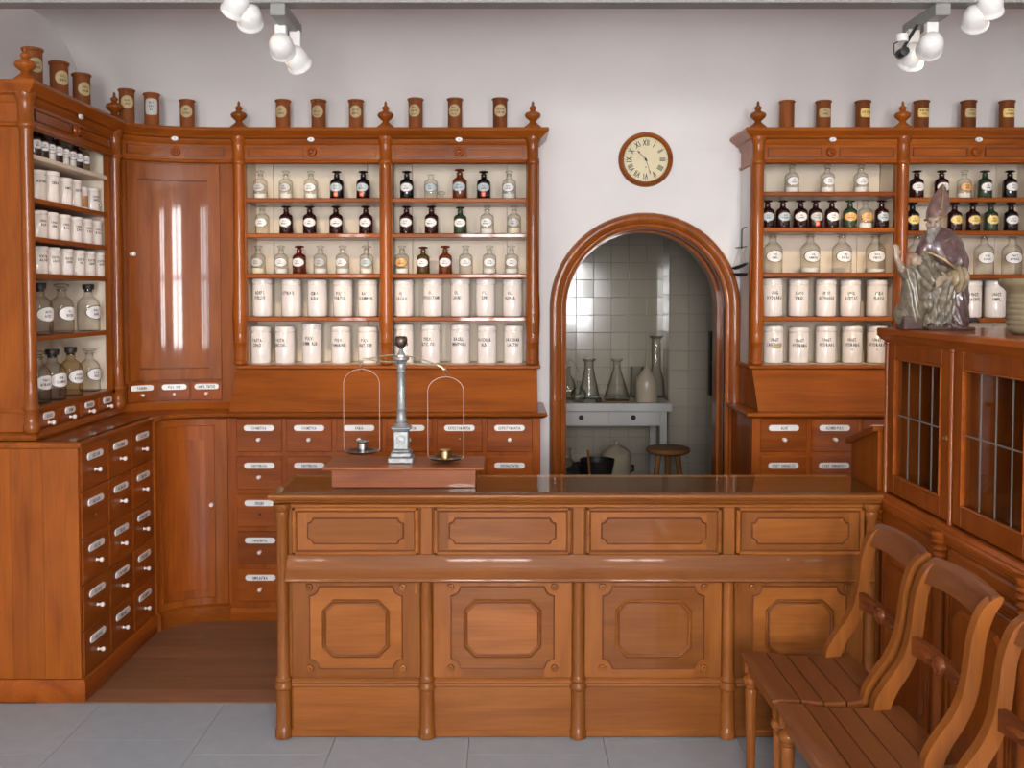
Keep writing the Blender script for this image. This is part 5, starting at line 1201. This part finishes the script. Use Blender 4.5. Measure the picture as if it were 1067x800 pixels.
# ================================================================== STATUE
def sdf_mesh(parts, k, lo, hi, vox, fold=None):
    """smooth union of capsules / ellipsoids, meshed with surface nets"""
    lo = np.array(lo); hi = np.array(hi); N = np.ceil((hi - lo) / vox).astype(int) + 1
    g = np.stack(np.meshgrid(*[lo[i] + vox * np.arange(N[i]) for i in range(3)], indexing='ij'), -1)
    F = None
    for p in parts:
        if p[0] == 'c':
            a, b_, r0, r1 = np.array(p[1]), np.array(p[2]), p[3], p[4]; d = b_ - a
            tt = np.clip(((g - a) @ d) / max(d @ d, 1e-9), 0, 1); f = np.linalg.norm(g - a - tt[..., None] * d, axis=-1) - (r0 + (r1 - r0) * tt)
        else:
            c_, r = np.array(p[1]), np.array(p[2]); q = g - c_
            if len(p) > 3: q = q @ np.array(p[3])
            l = np.linalg.norm(q / r, axis=-1); f = (l - 1) * r.min()
        if F is None: F = f
        else:
            h = np.clip(.5 + .5 * (f - F) / k, 0, 1); F = f * (1 - h) + F * h - k * h * (1 - h)
    if fold is not None: F = F + fold(g)
    S = F < 0; idx = -np.ones(np.array(F.shape) - 1, int)
    corners = [(i, j, m) for i in (0, 1) for j in (0, 1) for m in (0, 1)]
    sl = lambda o, A: A[o[0]:A.shape[0] - 1 + o[0], o[1]:A.shape[1] - 1 + o[1], o[2]:A.shape[2] - 1 + o[2]]
    cnt = sum(sl(o, S).astype(int) for o in corners); act = (cnt > 0) & (cnt < 8)
    ii = np.argwhere(act); idx[act] = np.arange(len(ii))
    acc = np.zeros((len(ii), 3)); num = np.zeros(len(ii))
    for a in corners:
        for ax in range(3):
            if a[ax]: continue
            b_ = list(a); b_[ax] = 1; fa = sl(a, F)[act]; fb = sl(tuple(b_), F)[act]; m = (fa < 0) != (fb < 0)
            tt = np.where(m, fa / np.where(m, fa - fb, 1), 0); pos = np.array(a, float)[None] + np.eye(3)[ax][None] * tt[:, None]
            acc += pos * m[:, None]; num += m
    V = lo + vox * (ii + acc / num[:, None]); fs = []
    for ax in range(3):
        o = [0, 0, 0]; o[ax] = 1; s0 = S[:-1 if ax == 0 else None, :-1 if ax == 1 else None, :-1 if ax == 2 else None]; s1 = S[1 if ax == 0 else 0:, 1 if ax == 1 else 0:, 1 if ax == 2 else 0:]
        e = np.argwhere(s0 != s1); u, v = [q for q in range(3) if q != ax]
        for c_ in e:
            if c_[u] == 0 or c_[v] == 0 or c_[u] >= idx.shape[u] or c_[v] >= idx.shape[v]: continue
            q = []
            for du, dv in ((0, 0), (-1, 0), (-1, -1), (0, -1)):
                w_ = list(c_); w_[u] += du; w_[v] += dv; q.append(int(idx[tuple(w_)]))
            fs.append(tuple(q))
    return V, fs
def sdf_part(name, mat, parent, parts, k, vox, fold=None, pad=.02):
    A = []
    for p in parts:
        if p[0] == 'c': r = max(p[3], p[4]); A += [np.array(p[1]) - r, np.array(p[1]) + r, np.array(p[2]) - r, np.array(p[2]) + r]
        else: A += [np.array(p[1]) - max(p[2]), np.array(p[1]) + max(p[2])]
    A = np.array(A); V, fs = sdf_mesh(parts, k, A.min(0) - pad, A.max(0) + pad, vox, fold)
    b = MB(); b.add([tuple(v) for v in V], fs); return inst(name, b.mesh(name, mat, 80), parent)
# local frame: x to the picture's right, y away, z up; origin on the cabinet top
SO = (1.508, 3.47, 1.530)
t = thing('carved_statue', 'carved painted statue of a mitred bishop with a kneeling child on glazed cabinet', 'statue', SO, scale=(.93, .93, 1.05))
def pz(px, py): q = atY(px, py, 3.45); return (q[0] - SO[0], q[2] - SO[2])
fold_v = lambda g: (.0050 * np.sin(g[..., 0] * 210 + 2.6 * np.sin(g[..., 2] * 17 + .6) + g[..., 1] * 120 + g[..., 2] * 35) + .0022 * np.sin(g[..., 0] * 390 - g[..., 2] * 90 + g[..., 1] * 210)) * np.clip((.31 - g[..., 2]) * 8, .15, 1)
# robe and body, seated, with arms
body = [('c', (.030, .0, .02), (.030, .0, .12), .075, .070), ('c', (-.015, -.03, .01), (-.02, -.045, .13), .050, .045), ('c', (.035, -.02, .01), (.02, -.05, .14), .045, .048), ('c', (-.005, -.04, .15), (.05, .0, .16), .052, .060), ('c', (.045, .0, .16), (.030, .0, .27), .066, .044), ('c', (.035, 0, .28), (.015, -.01, .315), .045, .028),
        ('c', (.066, -.025, .235), (.072, -.06, .18), .030, .029), ('c', (.075, -.06, .18), (.02, -.085, .165), .028, .022), ('c', (-.02, -.01, .27), (-.045, -.05, .20), .032, .026), ('c', (-.045, -.05, .20), (-.02, -.085, .165), .024, .018)]
sdf_part('robed_body', 'statue_robe', t, body, .014, .0042, fold_v)
# head, face, hand
sdf_part('head', 'statue_skin', t, [('e', (.006, -.018, .358), (.026, .030, .034)), ('c', (.010, -.01, .30), (.006, -.015, .34), .020, .020), ('c', (-.012, -.045, .364), (-.018, -.055, .346), .005, .0075), ('c', (-.024, -.040, .368), (.004, -.047, .368), .0055, .0055), ('c', (-.026, -.036, .350), (-.024, -.040, .346), .009, .008), ('c', (.006, -.044, .350), (.004, -.046, .346), .009, .008), ('c', (.022, -.012, .357), (.026, -.010, .352), .008, .006)], .008, .0034)
sdf_part('beard', 'statue_beard', t, [('c', (-.012, -.038, .338), (-.022, -.046, .300), .018, .014), ('c', (-.020, -.046, .305), (-.022, -.048, .272), .014, .005), ('c', (.010, -.026, .338), (-.010, -.036, .318), .015, .015), ('c', (.026, .0, .365), (.026, .004, .325), .014, .012), ('c', (-.014, -.040, .342), (-.024, -.044, .336), .006, .005), ('c', (.0, -.045, .342), (.006, -.044, .336), .006, .005)], .008, .0034, lambda g: .0018 * np.sin(g[..., 0] * 500 + g[..., 2] * 160))
eye = MB().lathe([(0, -.004), (.003, -.003), (.004, 0), (.003, .003), (0, .004)], 8).mesh('eye', 'statue_base', 60)
for ex, ey in ((-.022, -.043), (-.001, -.049)): inst('eye', eye, t, (ex, ey, .360))
# mitre: two pointed shields leaning together
b = MB(); n = 20; vs = []; lay = [(0, .036, .034), (.03, .040, .034), (.06, .038, .026), (.085, .026, .016), (.108, .010, .006), (.118, .001, .001)]
for h, rx, ry in lay:
    for i in range(n):
        a = 2 * PI * i / n; x = rx * math.cos(a); y = ry * math.sin(a); tilt = .16
        vs.append((x + .012 + h * .26, y - .012 + h * .10, .372 + h + x * tilt))
b.add(vs, [(j * n + i, j * n + (i + 1) % n, (j + 1) * n + (i + 1) % n, (j + 1) * n + i) for j in range(len(lay) - 1) for i in range(n)] + [tuple(range(n))])
mt = inst('mitre', b.mesh('mitre', 'statue_mitre', 60), t)
b = MB(); b.tube([((.0375) * math.cos(2 * PI * i / 24) + .012, .0355 * math.sin(2 * PI * i / 24) - .012, .374 + .0375 * math.cos(2 * PI * i / 24) * .16) for i in range(24)], .0045, 6, closed=True)
b.tube([(.012 + .03 * .26 - .004, -.048, .40), (.012 + .06 * .26, -.036, .434), (.012 + .085 * .26, -.022, .458), (.012 + .11 * .26, -.006, .482)], .0042, 6); inst('gold_band', b.mesh('gold_band', 'statue_gold', 60), mt)
# cloak: over the shoulders and down the far side
cl = [('c', (.085, .02, .26), (.105, .03, .03), .040, .052), ('c', (.06, .035, .28), (.06, .05, .03), .045, .06), ('c', (.02, -.005, .315), (.082, .005, .275), .034, .044), ('c', (.0, -.012, .305), (-.038, -.02, .262), .032, .026), ('c', (.015, -.035, .285), (.075, -.04, .225), .032, .034), ('c', (-.02, -.03, .285), (.03, -.055, .235), .024, .024), ('c', (.095, -.025, .23), (.098, -.015, .03), .032, .042), ('c', (.08, -.035, .12), (.075, -.055, .01), .026, .030)]
sdf_part('cloak', 'statue_cloak', t, cl + [('c', (.055, -.012, .30), (.09, -.012, .235), .036, .040)], .018, .0045, lambda g: (.0042 * np.sin(g[..., 0] * 170 + g[..., 1] * 150 + 2 * np.sin(g[..., 2] * 14) + g[..., 2] * 30) + .0018 * np.sin(g[..., 0] * 310 + g[..., 2] * 120)) * np.clip((.30 - g[..., 2]) * 8, .2, 1))
b = MB(); b.tube([(-.050, -.040, .262), (-.02, -.060, .255), (.02, -.082, .232), (.055, -.082, .205), (.085, -.068, .195)], .005, 6); b.tube([(-.03, -.045, .30), (0, -.06, .285), (.045, -.06, .30)], .004, 6); inst('gold_hem', b.mesh('gold_hem', 'statue_gold', 60), t)
# hand with fingers resting on the lap, book-like fold of the sleeve
hd = [('e', (.012, -.098, .170), (.018, .010, .013))] + [('c', (.0, -.102, .176 - .007 * k), (-.022 - .003 * (k % 2), -.108, .166 - .008 * k), .0050, .0035) for k in range(4)] + [('c', (.012, -.104, .182), (-.004, -.110, .190), .0055, .004)]
sdf_part('hand', 'statue_skin', t, hd, .003, .0030)
sdf_part('sleeve', 'statue_sleeve', t, [('c', (.045, -.085, .17), (.085, -.06, .175), .026, .034), ('c', (.07, -.07, .19), (.075, -.07, .14), .02, .018)], .012, .005, fold_v)
# feet
sdf_part('feet', 'statue_base', t, [('c', (-.02, -.06, .012), (-.035, -.10, .010), .018, .013), ('c', (.035, -.06, .012), (.03, -.105, .010), .018, .013)], .004, .0045)
# the small kneeling figure with a raised arm
kid = [('c', (-.080, -.035, .045), (-.085, -.035, .12), .042, .036), ('c', (-.085, -.035, .12), (-.088, -.04, .185), .034, .032), ('c', (-.088, -.04, .185), (-.086, -.042, .212), .020, .013), ('c', (-.060, -.045, .06), (-.045, -.075, .08), .034, .026), ('c', (-.062, -.05, .175), (-.035, -.085, .14), .018, .015), ('c', (-.112, -.045, .185), (-.135, -.06, .205), .018, .015), ('c', (-.10, -.02, .05), (-.06, .0, .04), .040, .035)]
kf = sdf_part('child_figure', 'statue_robe', t, kid, .009, .0040, lambda g: .0034 * np.sin(g[..., 0] * 250 + g[..., 2] * 70 + g[..., 1] * 130 + 1.5 * np.sin(g[..., 2] * 30)))
sdf_part('child_head', 'statue_skin', kf, [('e', (-.080, -.048, .232), (.019, .021, .025)), ('c', (-.068, -.066, .236), (-.064, -.071, .228), .0035, .005), ('c', (-.072, -.064, .220), (-.066, -.066, .219), .0045, .0045), ('c', (-.080, -.066, .240), (-.060, -.062, .240), .004, .004)], .005, .0034)
sdf_part('child_hair', 'statue_hair', kf, [('c', (-.098, -.040, .235), (-.100, -.034, .205), .013, .012), ('e', (-.090, -.038, .245), (.022, .022, .016)), ('c', (-.070, -.028, .240), (-.072, -.026, .210), .012, .010)], .008, .0036)
arm = [('c', (-.132, -.058, .203), (-.155, -.070, .238), .0145, .010), ('e', (-.160, -.073, .250), (.009, .006, .012))] + [('c', (-.164 + .004 * k, -.075, .258), (-.170 + .006 * k, -.076, .284 - .003 * abs(k - 1)), .0038, .0028) for k in range(4)] + [('c', (-.152, -.074, .248), (-.144, -.076, .262), .004, .003)]
sdf_part('raised_arm', 'statue_skin', kf, arm, .004, .0030)
# plinth: dark block under the child and a thin irregular foot board
b = MB().box(-.125, -.052, -.075, .01, 0, .048, ch=.005); inst('block', b.mesh('block', 'statue_base', 30), t)
b = MB().box(-.05, .125, -.115, .07, 0, .012, ch=.004); inst('foot_board', b.mesh('foot_board', 'statue_base', 30), t)
inst('claw', MB().tube([(.10, -.03, .02), (.135, -.04, .032), (.158, -.045, .036), (.168, -.047, .026)], .011, 8, r1=.005).mesh('claw', 'iron', 50), t)
# banded pot at the cabinet's near end
Yp = 3.02
t = thing('banded_pot', 'olive banded ceramic pot with flared rim at the end of the glazed cabinet', 'pot', (tx(1053, Yp) + .118, Yp, 1.530))
pr = [(0, 0), (.100, 0), (.112, .006)]
for i in range(7): z = .012 + i * .0165; pr += [(.116, z), (.118, z + .004), (.118, z + .011), (.116, z + .014)]
pr += [(.118, .132), (.126, .142), (.136, .150), (.142, .158), (.142, .170), (.134, .172), (.110, .14), (0, .02)]
inst('body', MB().lathe(pr, 36).mesh('body', 'pot_olive', 40), t)
